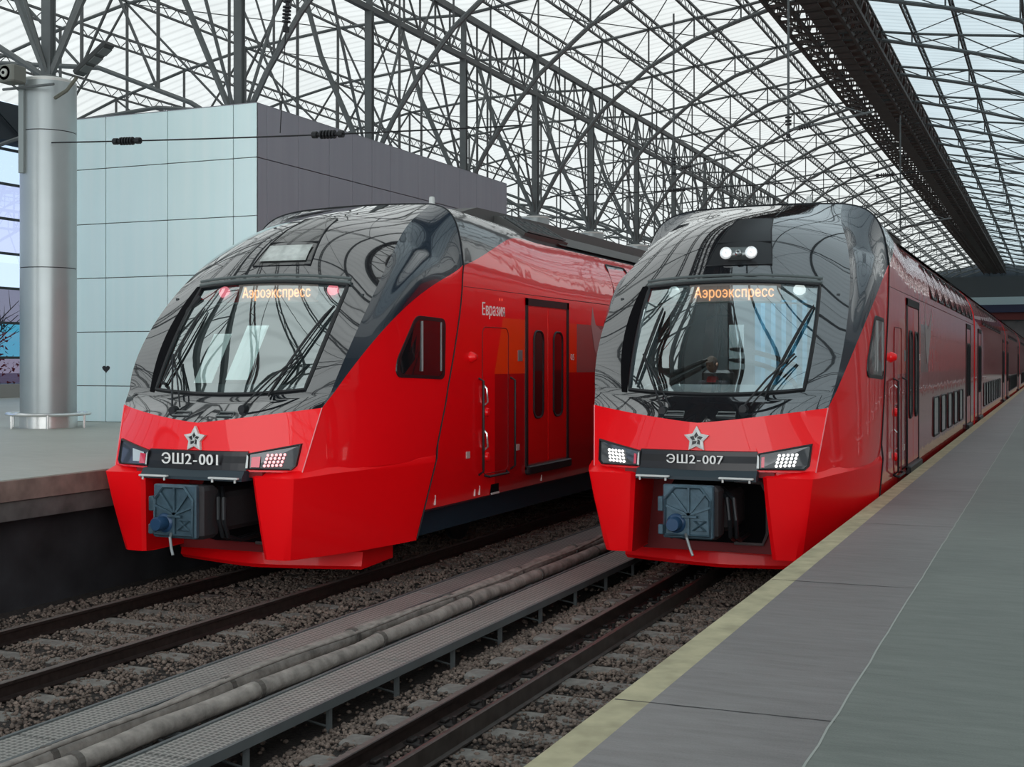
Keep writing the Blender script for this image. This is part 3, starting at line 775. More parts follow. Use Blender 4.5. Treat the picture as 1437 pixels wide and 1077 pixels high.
    def rrect(v0, v1, z0, z1, r, k=4):
        pts = []
        for cx_, cz_, a0 in ((v1-r, z1-r, 0), (v0+r, z1-r, 90), (v0+r, z0+r, 180), (v1-r, z0+r, 270)):
            for i in range(k+1):
                a = math.radians(a0+90*i/k); pts.append((cx_+r*math.cos(a), cz_+r*math.sin(a)))
        return pts
    def side_x(z): return sec_u(z)
    def plate(name_, v0, v1, z0, z1, r, off, m, parent, sg, frame=None):
        o = MB(); pts = rrect(v0, v1, z0, z1, r); n = len(pts)
        o.add([(sg*(side_x(z)-.01), v, z) for v, z in pts]+[(sg*(side_x(z)+off), v, z) for v, z in pts], [tuple(range(n, 2*n))]+[(i, (i+1) % n, n+(i+1) % n, n+i) for i in range(n)])
        if frame: pass
        return fix_normals(o.build(name_, m, parent))
    def loop(name_, v0, v1, z0, z1, r, th, m, parent, sg, off=.01):
        o = MB(); o.path([(sg*(side_x(z)+off), v, z) for v, z in rrect(v0, v1, z0, z1, r)], th, 5, closed=True); return o.build(name_, m, parent)
    redleaf = mat('door leaf red', (.74,.006,.006), .35, coat=.8)
    def door(v0, v1, sg, y0=0, detail=True):
        zt, zb = 3.84, 1.22
        P = thing('d', '', '', (0, y0, 0)); del P['label']; del P['category']; P.name = 'passenger_door'; P.parent = T
        vm = (v0+v1)/2
        fr_ = MB()
        for a, b_, c_, d_ in ((v0-.09, v0, zb-.08, zt+.12), (v1, v1+.09, zb-.08, zt+.12), (v0-.09, v1+.09, zt, zt+.12)):
            x0, x1 = sorted((sg*(HW-.02), sg*(HW+.022))); fr_.box(x0, x1, a, b_, c_, d_)
        fr_.build('door_frame', dark, P)
        x0, x1 = sorted((sg*(HW-.02), sg*(HW+.08))); sl_ = MB(); sl_.bbox(x0, x1, v0-.09, v1+.09, zb-.16, zb-.02, .02); sl_.build('door_sill', dark, P)
        for a, b_ in ((v0+.015, vm-.012), (vm+.012, v1-.015)):
            l = MB(); x0, x1 = sorted((sg*(HW-.02), sg*(HW+.012))); l.bbox(x0, x1, a, b_, zb, zt-.01, .006); lo = l.build('door_leaf', redleaf, P)
            c_ = (a+b_)/2; w_ = .21
            plate('door_window', c_-w_, c_+w_, 1.98 if sg > 0 else 1.98, 3.42, .14, .020, glassdark, lo, sg); loop('window_gasket', c_-w_, c_+w_, 1.98, 3.42, .14, .022, dark, lo, sg, .016)
    def window(v0, v1, z0, z1, sg, y0=0, m=None):
        w = plate('window_pane', v0, v1, z0, z1, .1, .008, m or glassdark, T, sg); w.location = (0, y0, 0)
        g = loop('window_gasket', v0, v1, z0, z1, .1, .022, dark, w, sg, .006)
    for sg in ((1,) if True else (-1, 1)):
        door(6.42, 8.24, sg)
        # crew door outline and handrails
        loop('crew_door_outline', 4.62, 5.62, 1.20, 3.44, .12, .007, darkred, T, sg, .004)
        for v0 in (4.50, 5.72):
            h = MB(); h.path([(sg*(HW+.0), v0, 2.66), (sg*(HW+.08), v0, 2.62), (sg*(HW+.08), v0, 1.26), (sg*(HW+.0), v0, 1.2)], .017, 6); h.build('handrail', dark if sg > 0 and cfg['cars'] else dark, T, smooth=True)
        for z0 in (2.30, 1.62):
            h = MB(); h.path([(sg*HW, 4.66, z0+.26), (sg*(HW+.06), 4.66, z0+.2), (sg*(HW+.06), 4.70, z0), (sg*HW, 4.70, z0-.05)], .016, 6); h.build('door_grip', silver, T, smooth=True)
            h = MB(); h.lathe([(.0,.05),(.06,.04),(.07,.0)] if sg > 0 else [(.07,0),(.06,-.04),(.0,-.05)], 14, (sg*HW, 4.80, z0-.16), axis='x'); h.build('door_latch', redm, T, smooth=True)
        st = MB(); st.path([(sg*HW, 4.7, 1.18), (sg*(HW+.06), 4.75, 1.16), (sg*(HW+.06), 5.5, 1.16), (sg*HW, 5.55, 1.18)], .02, 6); st.build('step_bar', dark, T)
        # camera pod
        cpod = MB(); cpod.lathe([(.0,.10),(.04,.09),(.07,.04),(.085,.0),(.085,-.01)] if sg > 0 else [(.085,.01),(.085,0),(.07,-.04),(.04,-.09),(.0,-.10)], 14, (sg*HW, 4.22, 2.98), axis='x'); cpod.build('side_camera_pod', redm, T, smooth=True)
        flank('call_panel', .012, (6.02, 6.20), (2.92, 3.10), mat('small grey panel', (.18,.18,.18), .5), T, sg, .004)
        for v0 in (4.05, 5.95): flank('marker_plate', .012, (v0, v0+.12), (1.48, 1.58), mat('pale marker', (.5,.45,.42), .5), T, sg, .003)
        flank('step_pocket', .004, (4.95, 5.25), (.86, 1.02), void, T, sg, .002)
        flank('step_pocket_edge', .012, (4.95, 5.25), (.86, .89), silverp, T, sg, .002)
        for v0, h_ in ((3.02,.14), (4.35,.10), (4.52,.14), (7.05,.10)):
            flank('white_mark', .003, (v0, v0+.025), (.90, .90+h_), white, T, sg, .0005)
        # panel joint lines
        j = MB(); j.path([(sg*(side_x(4.02)+.002), v_, 4.02) for v_ in (3.95, 8, 16, 24.9)], .007, 4); j.build('panel_joint', darkred, T)
        if sg > 0:
            M = Matrix.Translation((HW+.006, 5.05, 3.72)) @ Matrix.Rotation(PI/2, 4, 'Z') @ Matrix.Rotation(PI/2, 4, 'X')
            if cfg['side_text']:
                for q_ in (5.28, 5.37): dd = MB(); dd.lathe([(0,-.004),(.022,-.002),(.022,.002),(.0,.004)], 10, (HW+.004, q_, 3.885), axis='x'); dd.build('red_dot', mat('bright red dot', (1,.15,.1), .5, emis=(1,.1,.05), es=.3), T)
                text_mesh(cfg['side_text'], 'side_lettering', white, T, .27, M, extrude=.001, sx=.80, bold=.03)
            M = Matrix.Translation((HW+.006, 8.55, 3.0)) @ Matrix.Rotation(PI/2, 4, 'Z') @ Matrix.Rotation(PI/2, 4, 'X')
            text_mesh('05', 'car_number', white, T, .16, M, extrude=.001, sx=1.2)
        # pale bird shape of the livery
        bd_ = MB(); pts = [(9.55,3.62),(9.62,3.95),(9.80,3.62),(10.1,3.52),(10.45,3.62),(10.9,3.9),(10.7,3.4),(10.3,3.0),(10.05,2.85),(9.75,3.15)]
        bd_.add([(sg*(HW+.006), v, z) for v, z in pts], [tuple(range(len(pts)))]); fix_normals(bd_.build('livery_shape', mat('pale livery grey', (.42,.36,.36), .4), T))
        for k in range(8): window(11.0+k*1.72, 12.25+k*1.72, 4.17, 4.84, sg)
        for k in range(5): window(11.4+k*1.85, 12.65+k*1.85, 1.42, 2.20, sg)
        door(21.6, 23.2, sg)
        for c_ in range(1, n_cars):
            y0 = 25.7*c_
            for k in range(9): window(4.2+k*1.75, 5.5+k*1.75, 4.17, 4.84, sg, y0)
            for k in range(8): window(5.0+k*1.8, 6.3+k*1.8, 1.42, 2.20, sg, y0)
            if c_ < 3: door(1.6, 3.2, sg, y0); door(21.6, 23.2, sg, y0)
    return T

L_TR = make_train('double_deck_train', 'red and black double-deck train marked 001, on the far track beside the left platform',
    dict(num='ЭШ2 - 001', numsize=.185, lamp={1: mat('lit pink tail lamp', (1,.5,.5), .3, emis=(1,.40,.42), es=1.0), -1: None}, tail=True, rooflamp=False, upper={1: lampr, -1: lampr}, blinds=True, side_text='Евразия', cars=3), -9.85, 13.05)
R_TR = make_train('double_deck_train', 'red and black double-deck train marked 007 with a driver, at the right platform edge',
    dict(num='ЭШ2 - 007', numsize=.150, lamp={1: lampw, -1: lampw}, tail=False, rooflamp=True, upper={1: lampw, -1: mat('pale lamp', (.7,.8,.8), .3, emis=(.9,1,1), es=.5)}, blinds=False, side_text=None, cars=5), -4.1, 15.45)

# ------------------------------------------------------------ the driver
def skin_body(name, verts, edges, radii, m, parent=None, sub=2):
    me = bpy.data.meshes.new(name); me.from_pydata(verts, edges, []); o = bpy.data.objects.new(name, me); C.objects.link(o)
    o.modifiers.new('s', 'SKIN'); sv = me.skin_vertices[0].data
    for i, r in enumerate(radii): sv[i].radius = r if isinstance(r, tuple) else (r, r); sv[i].use_root = (i == 0)
    s = o.modifiers.new('u', 'SUBSURF'); s.levels = sub; s.render_levels = sub
    dg = bpy.context.evaluated_depsgraph_get(); dg.update(); ne = bpy.data.meshes.new_from_object(o.evaluated_get(dg)); bpy.data.objects.remove(o)
    for p in ne.polygons: p.use_smooth = True
    ne.materials.clear(); ne.materials.append(m)
    o = bpy.data.objects.new(name, ne); C.objects.link(o)
    if parent: o.parent = parent
    return o
DX, DY = -4.1-.33, 15.45+2.15
P = thing('person', 'short-haired person in dark shirt with red collar, sitting in the cab of train 007', 'person', (DX, DY, 2.05))
zs = -.0
bodyv = [(0,0,.05),(0,0,.25),(0,-.01,.45),(0,-.01,.60),(0,-.015,.68),   # pelvis .. neck
         (-.17,0,.54),(-.23,-.06,.32),(-.20,-.30,.24),(-.14,-.40,.26),(.17,0,.54),(.23,-.06,.32),(.20,-.30,.24),(.14,-.40,.26),
         (-.10,-.25,.03),(-.11,-.5,.0),(-.11,-.52,-.13),(.10,-.25,.03),(.11,-.5,.0),(.11,-.52,-.13)]
bode = [(0,1),(1,2),(2,3),(3,4),(2,5),(5,6),(6,7),(7,8),(2,9),(9,10),(10,11),(11,12),(0,13),(13,14),(14,15),(0,16),(16,17),(17,18)]
rad = [(.16,.12),(.16,.12),(.17,.11),(.065,.065),(.055,.055),.07,.055,.045,.035,.07,.055,.045,.035,.09,.07,.06,.09,.07,.06]
b = skin_body('body', bodyv, bode, rad, shirt, P)
# head: shaped ellipsoid with brow, nose, mouth and ears
def head():
    mb = MB(); nu, nv = 28, 22; rows = []
    for j in range(nv+1):
        ph = PI*j/nv; r = []
        for i in range(nu+1):
            th = 2*PI*i/nu; x = math.sin(ph)*math.sin(th); y = -math.sin(ph)*math.cos(th); z = math.cos(ph)
            w = 1.0-.22*max(0, -z)**1.3
            X, Y, Z = x*.078*w, y*.098*(1-.12*max(0, -z)), z*.118
            if y < 0:   # face
                g = lambda a, b, s: math.exp(-((x-a)**2+(z-b)**2)/s)
                Y -= .026*g(0,-.10,.018)+.014*g(0,.06,.010)-.012*g(.36,.10,.015)-.012*g(-.36,.10,.015)+.006*g(0,.26,.05)+.010*g(0,-.42,.012)+.014*g(0,-.72,.03)-.006*g(0,-.34,.004)
            r.append((X, Y, Z))
        rows.append(r)
    mb.grid(rows)
    for sg in (-1, 1):
        mb.lathe([(.0,-.008),(.022,-.006),(.03,0),(.022,.006),(.0,.006)], 10, (sg*.080, .008, -.005), axis='x')
    return mb
h = fix_normals(head().build('head', skin, P, smooth='all')); h.location = (0, -.03, .82); h.rotation_euler = (math.radians(18), 0, math.radians(-28))
hr = MB(); rows = []
for j in range(12):
    ph = PI*.56*j/11; r = []
    for i in range(25):
        th = 2*PI*i/24; x = math.sin(ph)*math.sin(th); y = -math.sin(ph)*math.cos(th); z = math.cos(ph)
        if y < -.35: z = max(z, .52)
        r.append((x*.083, y*.103, z*.123))
    rows.append(r)
hr.grid(rows); fix_normals(hr.build('hair', hairm, h, smooth='all'))
for sg in (-1, 1):
    e = MB(); e.lathe([(.0,-.012),(.009,-.009),(.012,0),(.009,.006)], 10, (sg*.028, -.083, .012), axis='y'); e.build('eye', mat('eye', (.1,.08,.07), .2), h, smooth=True)
cl = MB(); cl.lathe([(.105,.575),(.085,.615),(.068,.655),(.062,.65)], 18); fix_normals(cl.build('collar', collar, P, smooth=True))
for sg in (-1, 1):
    hv = [(0,0,0),(0,-.05,.0)]; he = [(0,1)]; hr_ = [.035,.03]
    for k in range(4):
        x = -.03+.02*k; i = len(hv); hv += [(x,-.08,0),(x,-.115-.006*(1-abs(k-1.5)/1.5),-.008),(x,-.14,-.03)]; he += [(1,i),(i,i+1),(i+1,i+2)]; hr_ += [.010,.009,.008]
    i = len(hv); hv += [(-sg*.035,-.03,0),(-sg*.055,-.06,-.015)]; he += [(0,i),(i,i+1)]; hr_ += [.011,.009]
    hd = skin_body('hand', hv, he, hr_, skin, P, 1); hd.location = (sg*.14, -.42, .26)
seat = thing('driver_seat', 'dark high-backed driver seat behind the windscreen of train 007', 'seat', (DX, DY+.12, 1.94))
s1 = MB(); s1.bbox(-.24, .24, -.35, .15, .05, .18, .04); s1.tube((0,-.1,-.0), (0,-.1,.08), .08, 12); s1.build('seat_cushion', dark, seat)
s2 = MB(); s2.bbox(-.23, .23, .13, .24, .15, .85, .04); s2.build('backrest', dark, seat)

for nm, x, y in (('cab_fill_light', -9.85, 13.05), ('cab_fill_light', -4.5, 15.15)):
    l = bpy.data.lights.new(nm, 'POINT'); l.energy = 26 if y < 14 else 120; l.shadow_soft_size = .15; l.color = (.9, .97, 1)
    o = bpy.data.objects.new(nm, l); C.objects.link(o); o.location = (x, y+2.25, 3.86)  # added fill light without a fixture, brightens the cab and driver
# ------------------------------------------------------------ ground, tracks, walkway
ZL = 1.48          # left platform
def ground_z(x):
    return interp([(-11.9,-.16),(-8.2,-.17),(-7.7,-.24),(-6.6,-.34),(-5.9,-.34),(-5.4,-.20),(-4.9,-.17),(-2.2,-.17)], x)
g = MB(); xs = [-11.9+.2*i for i in range(50)]; ys = [-6, 0]+[1+i*.5 for i in range(60)]+[40, 80, 220]
g.grid([[(x, y, ground_z(x)-.02) for x in xs] for y in ys]); go = g.build('track_bed', mat('dark gravel bed', (.030,.025,.022), .9, noise=.5, nscale=25, bump=1.0, bscale=45), smooth='all'); struct(go)
# loose stones
def stones(n):
    base = np.array([(0,0,1)]+[(math.cos(a)*.92, math.sin(a)*.92, .35) for a in (0,1.25,2.5,3.75,5.0)]+[(math.cos(a)*.85, math.sin(a)*.85, -.45) for a in (.6,1.9,3.1,4.4,5.6)]+[(0,0,-.9)])
    F = [(0,1,2),(0,2,3),(0,3,4),(0,4,5),(0,5,1)]
    for i in range(5):
        a, b = 1+i, 1+(i+1) % 5; c, d = 6+i, 6+(i+1) % 5
        F += [(a,c,b),(b,c,d),(c,11,d)]
    F = np.array(F)
    # density falls with distance
    y = 5.0+22*rng.random(n)**1.35; x = rng.uniform(-11.55, -2.3, n)
    keep = ~((x > -7.62) & (x < -5.84)) | (rng.random(n) < .06)
    for rx in (-10.5, -8.8, -4.83, -3.2):
        keep &= abs(x-rx) > .075
    keep &= ~((x > -4.47) & (x < -4.33)) & (y-5 > (-3.2-x)*.1)
    # a few stretches of sleeper stay bare
    on = ((y-6.0) % .6) < .24
    bare = ((x > -5.36) & (x < -4.86)) | ((x > -4.31) & (x < -4.08)) | ((x > -10.35) & (x < -9.95)) | ((x > -8.62) & (x < -8.34))
    keep &= ~(on & bare & (rng.random(n) < .88))
    x = x[keep]; y = y[keep]; m = len(x)
    s = rng.uniform(.010, .027, m)*(1+.25*(y > 12)); gz = np.interp(x, [-11.9,-8.2,-7.7,-6.6,-5.9,-5.4,-4.9,-2.2], [-.16,-.17,-.24,-.34,-.34,-.20,-.17,-.17])
    jit = 1+rng.uniform(-.3, .3, (m, 12, 3)); P_ = base[None]*jit; P_[:, :, 2] *= rng.uniform(.5, .95, (m, 1)); P_ *= s[:, None, None]
    a = rng.uniform(0, 2*PI, m); ca, sa = np.cos(a)[:, None], np.sin(a)[:, None]; b = rng.uniform(-.7, .7, m); cb_, sb_ = np.cos(b)[:, None], np.sin(b)[:, None]
    X, Y, Z = P_[..., 0], P_[..., 1], P_[..., 2]; X, Z = X*cb_-Z*sb_, X*sb_+Z*cb_; X, Y = X*ca-Y*sa, X*sa+Y*ca
    V = np.stack([X+x[:, None], Y+y[:, None], Z+(gz+s*rng.uniform(-.3, .5, m))[:, None]], -1).reshape(-1, 3)
    Fs = (F[None]+12*np.arange(m)[:, None, None]).reshape(-1, 3)
    me = bpy.data.meshes.new('ballast_stones'); me.vertices.add(len(V)); me.vertices.foreach_set('co', V.ravel()); me.loops.add(len(Fs)*3); me.loops.foreach_set('vertex_index', Fs.ravel())
    me.polygons.add(len(Fs)); me.polygons.foreach_set('loop_start', np.arange(len(Fs))*3); me.polygons.foreach_set('loop_total', np.full(len(Fs), 3)); me.update(calc_edges=True); me.validate()
    me.materials.append(stone); o = bpy.data.objects.new('ballast_stones', me); C.objects.link(o)
    tag(o, 'brown crushed stone ballast spread between and around the rails', 'ballast', kind='stuff')
stones(95000)
# sleepers
sl = MB(); sl.bbox(-1.35, 1.35, -.125, .125, -.36, -.165, .025)
sp0 = sl.build('sleeper', sleeperm, smooth=30)
first = True
for c_, lab in ((-9.65, 'grey concrete sleeper part buried in ballast under the far left rails'), (-4.02, 'grey concrete sleeper part buried in ballast under the near rails')):
    for k in range(46 if c_ < -9 else 30):
        o = sp0 if first else sp0.copy()
        if not first: C.objects.link(o)
        first = False; o.location = (c_, 6.12+.6*k, -.0+random.uniform(-.012, .008)); o.rotation_euler = (0, 0, random.uniform(-.01, .01))
        tag(o, lab, 'sleeper', 'concrete sleepers under the far track' if c_ < -9 else 'concrete sleepers under the near track')
# rails
def rail(x, label, name='rail'):
    prof = [(-.066,-.165),(.066,-.165),(.066,-.152),(.012,-.135),(.010,-.045),(.036,-.035),(.036,-.006),(.028,0),(-.028,0),(-.036,-.006),(-.036,-.035),(-.010,-.045),(-.012,-.135),(-.066,-.152)]
    mb = MB(); mb.prism([(x+a, b) for a, b in prof], 'y', 1, 140); 
    o = fix_normals(mb.build(name, [railm, railtop])); 
    for p in o.data.polygons:
        if p.normal.z > .8 and p.center.z > -.01: p.material_index = 1
    return tag(o, label, 'rail')
rail(-10.5, 'rusty steel rail nearest the dark left platform wall')
rail(-8.8, 'rusty steel rail next to the grated walkway, right rail of the far track')
nr = rail(-4.83, 'dark brown rail running under the left side of train 007')
rail(-3.24, 'steel rail close under the right platform edge')
gr = MB(); gr.prism([(-4.46,-.165),(-4.34,-.165),(-4.34,-.15),(-4.375,-.14),(-4.375,-.004),(-4.40,.0),(-4.43,-.004),(-4.42,-.14),(-4.46,-.15)], 'y', 1, 40)
tag(fix_normals(gr.build('guard_rail', mat('dull brown guard rail', (.060,.050,.045), .45, .3, noise=.3, nscale=8))), 'brown guard rail with a flat upright face, inside the near rail', 'rail')
# rail clips between rail and guard
fc = MB(); fc.bbox(-.12, .16, -.07, .07, -.005, .03, .008); fc.bbox(-.10,-.04,-.05,.05,.03,.06,.008); fc.tube((.02,0,.02),(.02,0,.085), .02, 8); fc.tube((.10,0,.02),(.10,0,.075), .018, 8)
f0 = fc.build('rail_fastening', mat('oily fastening', (.022,.019,.018), .5, .4))
for k in range(30):
    o = f0 if k == 0 else f0.copy()
    if k: C.objects.link(o)
    o.location = (-4.68, 6.12+.6*k, -.165); tag(o, 'dark bolted rail fastening between the near rail and the guard rail', 'fastening', 'rail fastenings along the near rail')
# walkway
W = thing('walkway', 'long grated metal walkway on posts between the two tracks, carrying two pipes', 'walkway', (-6.7, 2, 0))
WZ = -.05
def wx(x): return x+6.7
for nm, x0, x1 in (('grating_board', -7.60, -7.13), ('grating_board', -6.36, -5.83)):
    for k in range(12):
        mb = MB(); y0 = -1+3.4*k; mb.box(wx(x0), wx(x1), y0+.01, y0+3.39, WZ-.03, WZ); o = mb.build('grating_board', gratem, W)
        bo = MB(); bo.box(wx(x0)-.015, wx(x0)+.02, y0, y0+3.4, WZ-.07, WZ+.012); bo.box(wx(x1)-.02, wx(x1)+.015, y0, y0+3.4, WZ-.07, WZ+.012); bo.build('edge_angle', steel, o)
for k in range(30):
    y0 = .2+1.25*k
    p = MB(); 
    for x in (-5.87, -6.34, -7.17, -7.55): p.box(wx(x)-.02, wx(x)+.02, y0-.02, y0+.02, -.42, WZ-.03)
    p.box(wx(-7.6), wx(-5.83), y0-.015, y0+.015, WZ-.08, WZ-.04); p.tube((wx(-5.87), y0, -.30), (wx(-6.9), y0+.0, -.14), .012, 5); p.tube((wx(-5.87), y0, -.14), (wx(-6.34), y0+.9, -.14), .012, 5)
    p.build('support_post', steel, W)
def wavy(x0, amp, seed):
    r = random.Random(seed); pts = []; y = 1.0
    while y < 42: pts.append((x0+amp*math.sin(y*.9+seed)+r.uniform(-.015, .015), y, WZ+.03+r.uniform(-.012, .012))); y += .45
    return pts
for x0, rr, sd, lab in ((-6.86,.088,1,'thick dusty lagged pipe on the walkway, the one nearer the left train'), (-6.56,.080,4,'thick dusty lagged pipe on the walkway, the one nearer the right rails')):
    mb = MB(); pts = wavy(x0, .03, sd); mb.path(pts, [rr*(1+random.uniform(-.08,.08)) for _ in pts], 12); po = mb.build('lagged_pipe', pipem, smooth='all')
    tag(po, lab, 'pipe')
    for i in range(4, len(pts)-2, 5):
        cl = MB(); a, b_ = Vector(pts[i]), Vector(pts[i+1]); d = (b_-a).normalized(); cl.tube(a, a+d*.06, rr*1.13, 14)
        cl.build('pipe_band', mat('dark pipe band', (.10,.09,.08), .7), po)
mb = MB(); mb.path([(-6.70+.05*math.sin(y*.5), y, WZ+.135+.012*math.sin(y*2)) for y in [4+.4*i for i in range(40)]], .018, 7)
tag(mb.build('cable', pipem, smooth='all'), 'thin dusty cable lying over the two lagged pipes', 'cable')

# ------------------------------------------------------------ platforms
pr = MB()
pr.box(-1.98, -1.03, -3, 225, .95, 1.1, 0); pr.box(-1.03, 14, -3, 225, .95, 1.1, 1); pr.box(-2.18, -1.98, -3, 225, .95, 1.1, 2); pr.box(-2.06, -1.85, -3, 225, -.4, .95, 3)
struct(pr.build('platform_right', [plat_brown, plat_green, yellowm, concrete_dark]))
jl = MB(); 
pts = []; y = 1.0
while y < 200: pts.append((-1.03+random.uniform(-.005,.005), y, 1.101)); y += .3
jl.grid([[(p[0]-.006, p[1], 1.102), (p[0]+.006, p[1], 1.102)] for p in pts], flip=True)
struct(jl.build('trim_1', mat('pale joint filler', (.32,.34,.31), .8)))
for k in range(24):
    j = MB(); y0 = 2.4+k*4.1; j.grid([[(-2.17+i*.115, y0+random.uniform(-.006,.006)+.02*i/10, 1.1015), (-2.17+i*.115, y0+.012+.02*i/10, 1.1015)] for i in range(11)]); struct(j.build('trim_%d' % (k+2), mat('dark platform joint', (.04,.04,.04), .8)))
pl = MB()
pl.box(-39.5, -11.66, -10, 225, ZL-.10, ZL, 0); pl.box(-12.2, -11.61, -10, 225, ZL-.26, ZL-.012, 1); pl.box(-12.2, -11.64, -10, 225, ZL-.50, ZL-.27, 3); pl.box(-12.2, -11.9, -10, 225, -.4, ZL-.50, 2)
struct(pl.build('platform_left', [plat_left, kerb, concrete_dark, mat('grey lower kerb', (.085,.078,.075), .8, noise=.4, nscale=3)]))
# ------------------------------------------------------------ hall: roof, trusses, columns
BAY = 7.11; Y_C = 21.8; XC = -20.3; XR = 3.1; XW = -39.5
NB0 = -6; NB1 = 27
upper = [(-39.5,13.0),(-36.5,14.0),(-33,14.9),(-30,15.5),(-25.7,15.9),(-23,15.95),(-20.3,15.85),(-19.2,15.98),(-17.3,16.22),(-15.3,16.5),(-13.4,16.75),(-11.5,17.02),(-9.7,17.3),(-8.6,17.4),(-7.2,17.3),(-5.7,17.05),(-3.8,16.8),(-1.2,16.5),(.9,16.15),(3.1,15.7)]
def zu(x): return interp(upper, x)
low_c = [(-20.3,9.1),(-19.4,10.7),(-18.4,12.1),(-17.3,13.35),(-15.3,14.95),(-13.4,15.9),(-11.5,16.5),(-9.7,16.95),(-8.6,17.1),(-7.2,16.95),(-5.7,16.6),(-3.8,16.15),(-1.2,15.4),(.9,13.6),(2.2,11.4),(3.1,9.1)]
low_l = [(-20.3,9.1),(-21.9,10.05),(-25.1,11.3),(-28.7,11.75),(-33,11.5),(-36.5,10.8),(-39.5,9.6)]
def zl(x): return interp(low_c, x) if x >= XC else interp(sorted(low_l), x)
def build_arch():
    A = thing('roof_arch', '', 'roof truss', (0, Y_C, 0), 'steel roof arches')
    mb = MB(); mb.path([(x, 0, z) for x, z in upper], .06, 6); mb.build('upper_chord', steel, A)
    mb = MB(); mb.path([(x, 0, z) for x, z in low_c], .085, 6); mb.build('lower_chord', steel, A)
    mb = MB(); mb.path([(x, 0, z) for x, z in low_l], .075, 6); mb.build('lower_chord', steel, A)
    nodes = [x for x, _ in upper if x > XC and x < XR]
    for k, x in enumerate(nodes):
        a = zl(x); b = zu(x)
        if b-a > .25: mb = MB(); mb.tube((x, 0, a), (x, 0, b), .036, 5, caps=False); mb.build('web_post', steel_far, A)
    full = [XC]+nodes+[XR]
    for k in range(len(full)-1):
        x0, x1 = full[k], full[k+1]
        if k % 2: p, q = (x0, 0, zl(x0)), (x1, 0, zu(x1))
        else: p, q = (x0, 0, zu(x0)), (x1, 0, zl(x1))
        if k == 0: p, q = (x0, 0, 14.2), (x1, 0, zl(x1))
        mb = MB(); mb.tube(p, q, .03, 5, caps=False); mb.build('web_diagonal', steel_far, A)
    ln = [-23,-25.7,-30,-33,-36.5]
    for x in ln: mb = MB(); mb.tube((x, 0, zl(x)), (x, 0, zu(x)), .055, 5, caps=False); mb.build('web_post', steel_far, A)
    for p, q in (((-23,zl(-23)),(-25.7,zu(-25.7))), ((-25.7,zl(-25.7)),(-23,zu(-23))), ((-25.7,zl(-25.7)),(-30,zu(-30))), ((-33,zl(-33)),(-30,zu(-30))), ((-33,zl(-33)),(-36.5,zu(-36.5)))):
        mb = MB(); mb.tube((p[0],0,p[1]), (q[0],0,q[1]), .045, 5, caps=False); mb.build('web_diagonal', steel_far, A)
    # steep raking strut leaning left from the column head
    mb = MB(); mb.tube((XC, 0, 9.1), (-22.1, 0, 12.9), .095, 6); mb.tube((-22.1, 0, 12.9), (-23.0, 0, 15.9), .09, 6); mb.build('raking_strut', steel, A)
    # wind brace lying under the sheets into the next bay
    for xa, xb in ((-19.2,-15.3),(-15.3,-11.5),(-5.7,-1.2),(-30,-25.7)):
        mb = MB(); mb.tube((xa, 0, zu(xa)), (xb, BAY, zu(xb)), .022, 4, caps=False); mb.tube((xb, 0, zu(xb)), (xa, BAY, zu(xa)), .022, 4, caps=False); mb.build('wind_brace', steel_far, A)
    return A
proto = build_arch(); idx = 0
order = sorted(range(NB0, NB1), key=lambda k: k)
for n, k in enumerate(order):
    lab = 'curved grey steel roof arch, %s from the camera end' % ordinal(n)
    if k == 0: proto['label'] = lab; continue
    copy_tree(proto, loc=(0, Y_C+BAY*k, 0), label=lab)
# longitudinal lattice purlins
Y0R, Y1R = Y_C+BAY*NB0-2, Y_C+BAY*(NB1-1)+.2
px = [(x, 'left') for x in (-36.5,-33,-30,-25.7,-23)]+[(x, 'mid') for x in (-19.2,-17.3,-15.3,-13.4,-11.5,-10.3)]+[(x, 'right') for x in (-5.7,-3.8,-1.2,.9)]
def purlin_parts():
    a = MB(); a.box(-.04, .04, Y0R, Y1R, .36, .44); b = MB(); b.box(-.04, .04, Y0R, Y1R, -.04, .03)
    c = MB(); y = Y0R; up = True
    while y < Y1R-.45:
        z0, z1 = (.0, .40) if up else (.40, .0); c.tube((0, y, z0), (0, y+.45, z1), .022, 3, caps=False); y += .45; up = not up
    return a, b, c
pp = None
for n, (x, g_) in enumerate(px):
    lab = {'left': 'lattice purlin under the white roof left of the column row, %s from the left', 'mid': 'lattice purlin between the column row and the ridge catwalk, %s from the columns', 'right': 'long lattice purlin right of the dark ridge catwalk, %s from the catwalk'}[g_]
    i = [q for q, gg in px if gg == g_].index(x)
    if pp is None:
        T_ = thing('lattice_purlin', lab % ordinal(i), 'purlin', (x, 0, zu(x)+.08), 'lattice purlins')
        a, b, c = purlin_parts(); a.build('top_chord', steel_far, T_); b.build('bottom_chord', steel_far, T_); c.build('lacing', steel_far, T_); pp = T_
    else: copy_tree(pp, loc=(x, 0, zu(x)+.08), label=lab % ordinal(i))
# column-line truss
for xx, lab in ((XC, 'long steel truss on the masts above the left platform columns'), (XR, 'long steel truss above the right platform')):
    T_ = thing('column_line_truss', lab, 'truss', (xx, 0, 0))
    a = MB(); a.box(-.09, .09, Y0R, Y1R, 15.72, 15.95); a.build('top_chord', steel, T_)
    a = MB(); a.box(-.09, .09, Y0R, Y1R, 14.18, 14.36); a.build('bottom_chord', steel, T_)
    w = MB(); y = Y_C+BAY*NB0; s_ = BAY/6; k = 0
    while y < Y1R-1.5:
        w.tube((0, y, 14.27), (0, y, 15.8), .04, 4, caps=False)
        z0, z1 = (14.27, 15.8) if k % 2 else (15.8, 14.27); w.tube((0, y, z0), (0, y+s_, z1), .04, 4, caps=False); y += s_; k += 1
    w.build('web_lacing', steel_far, T_)
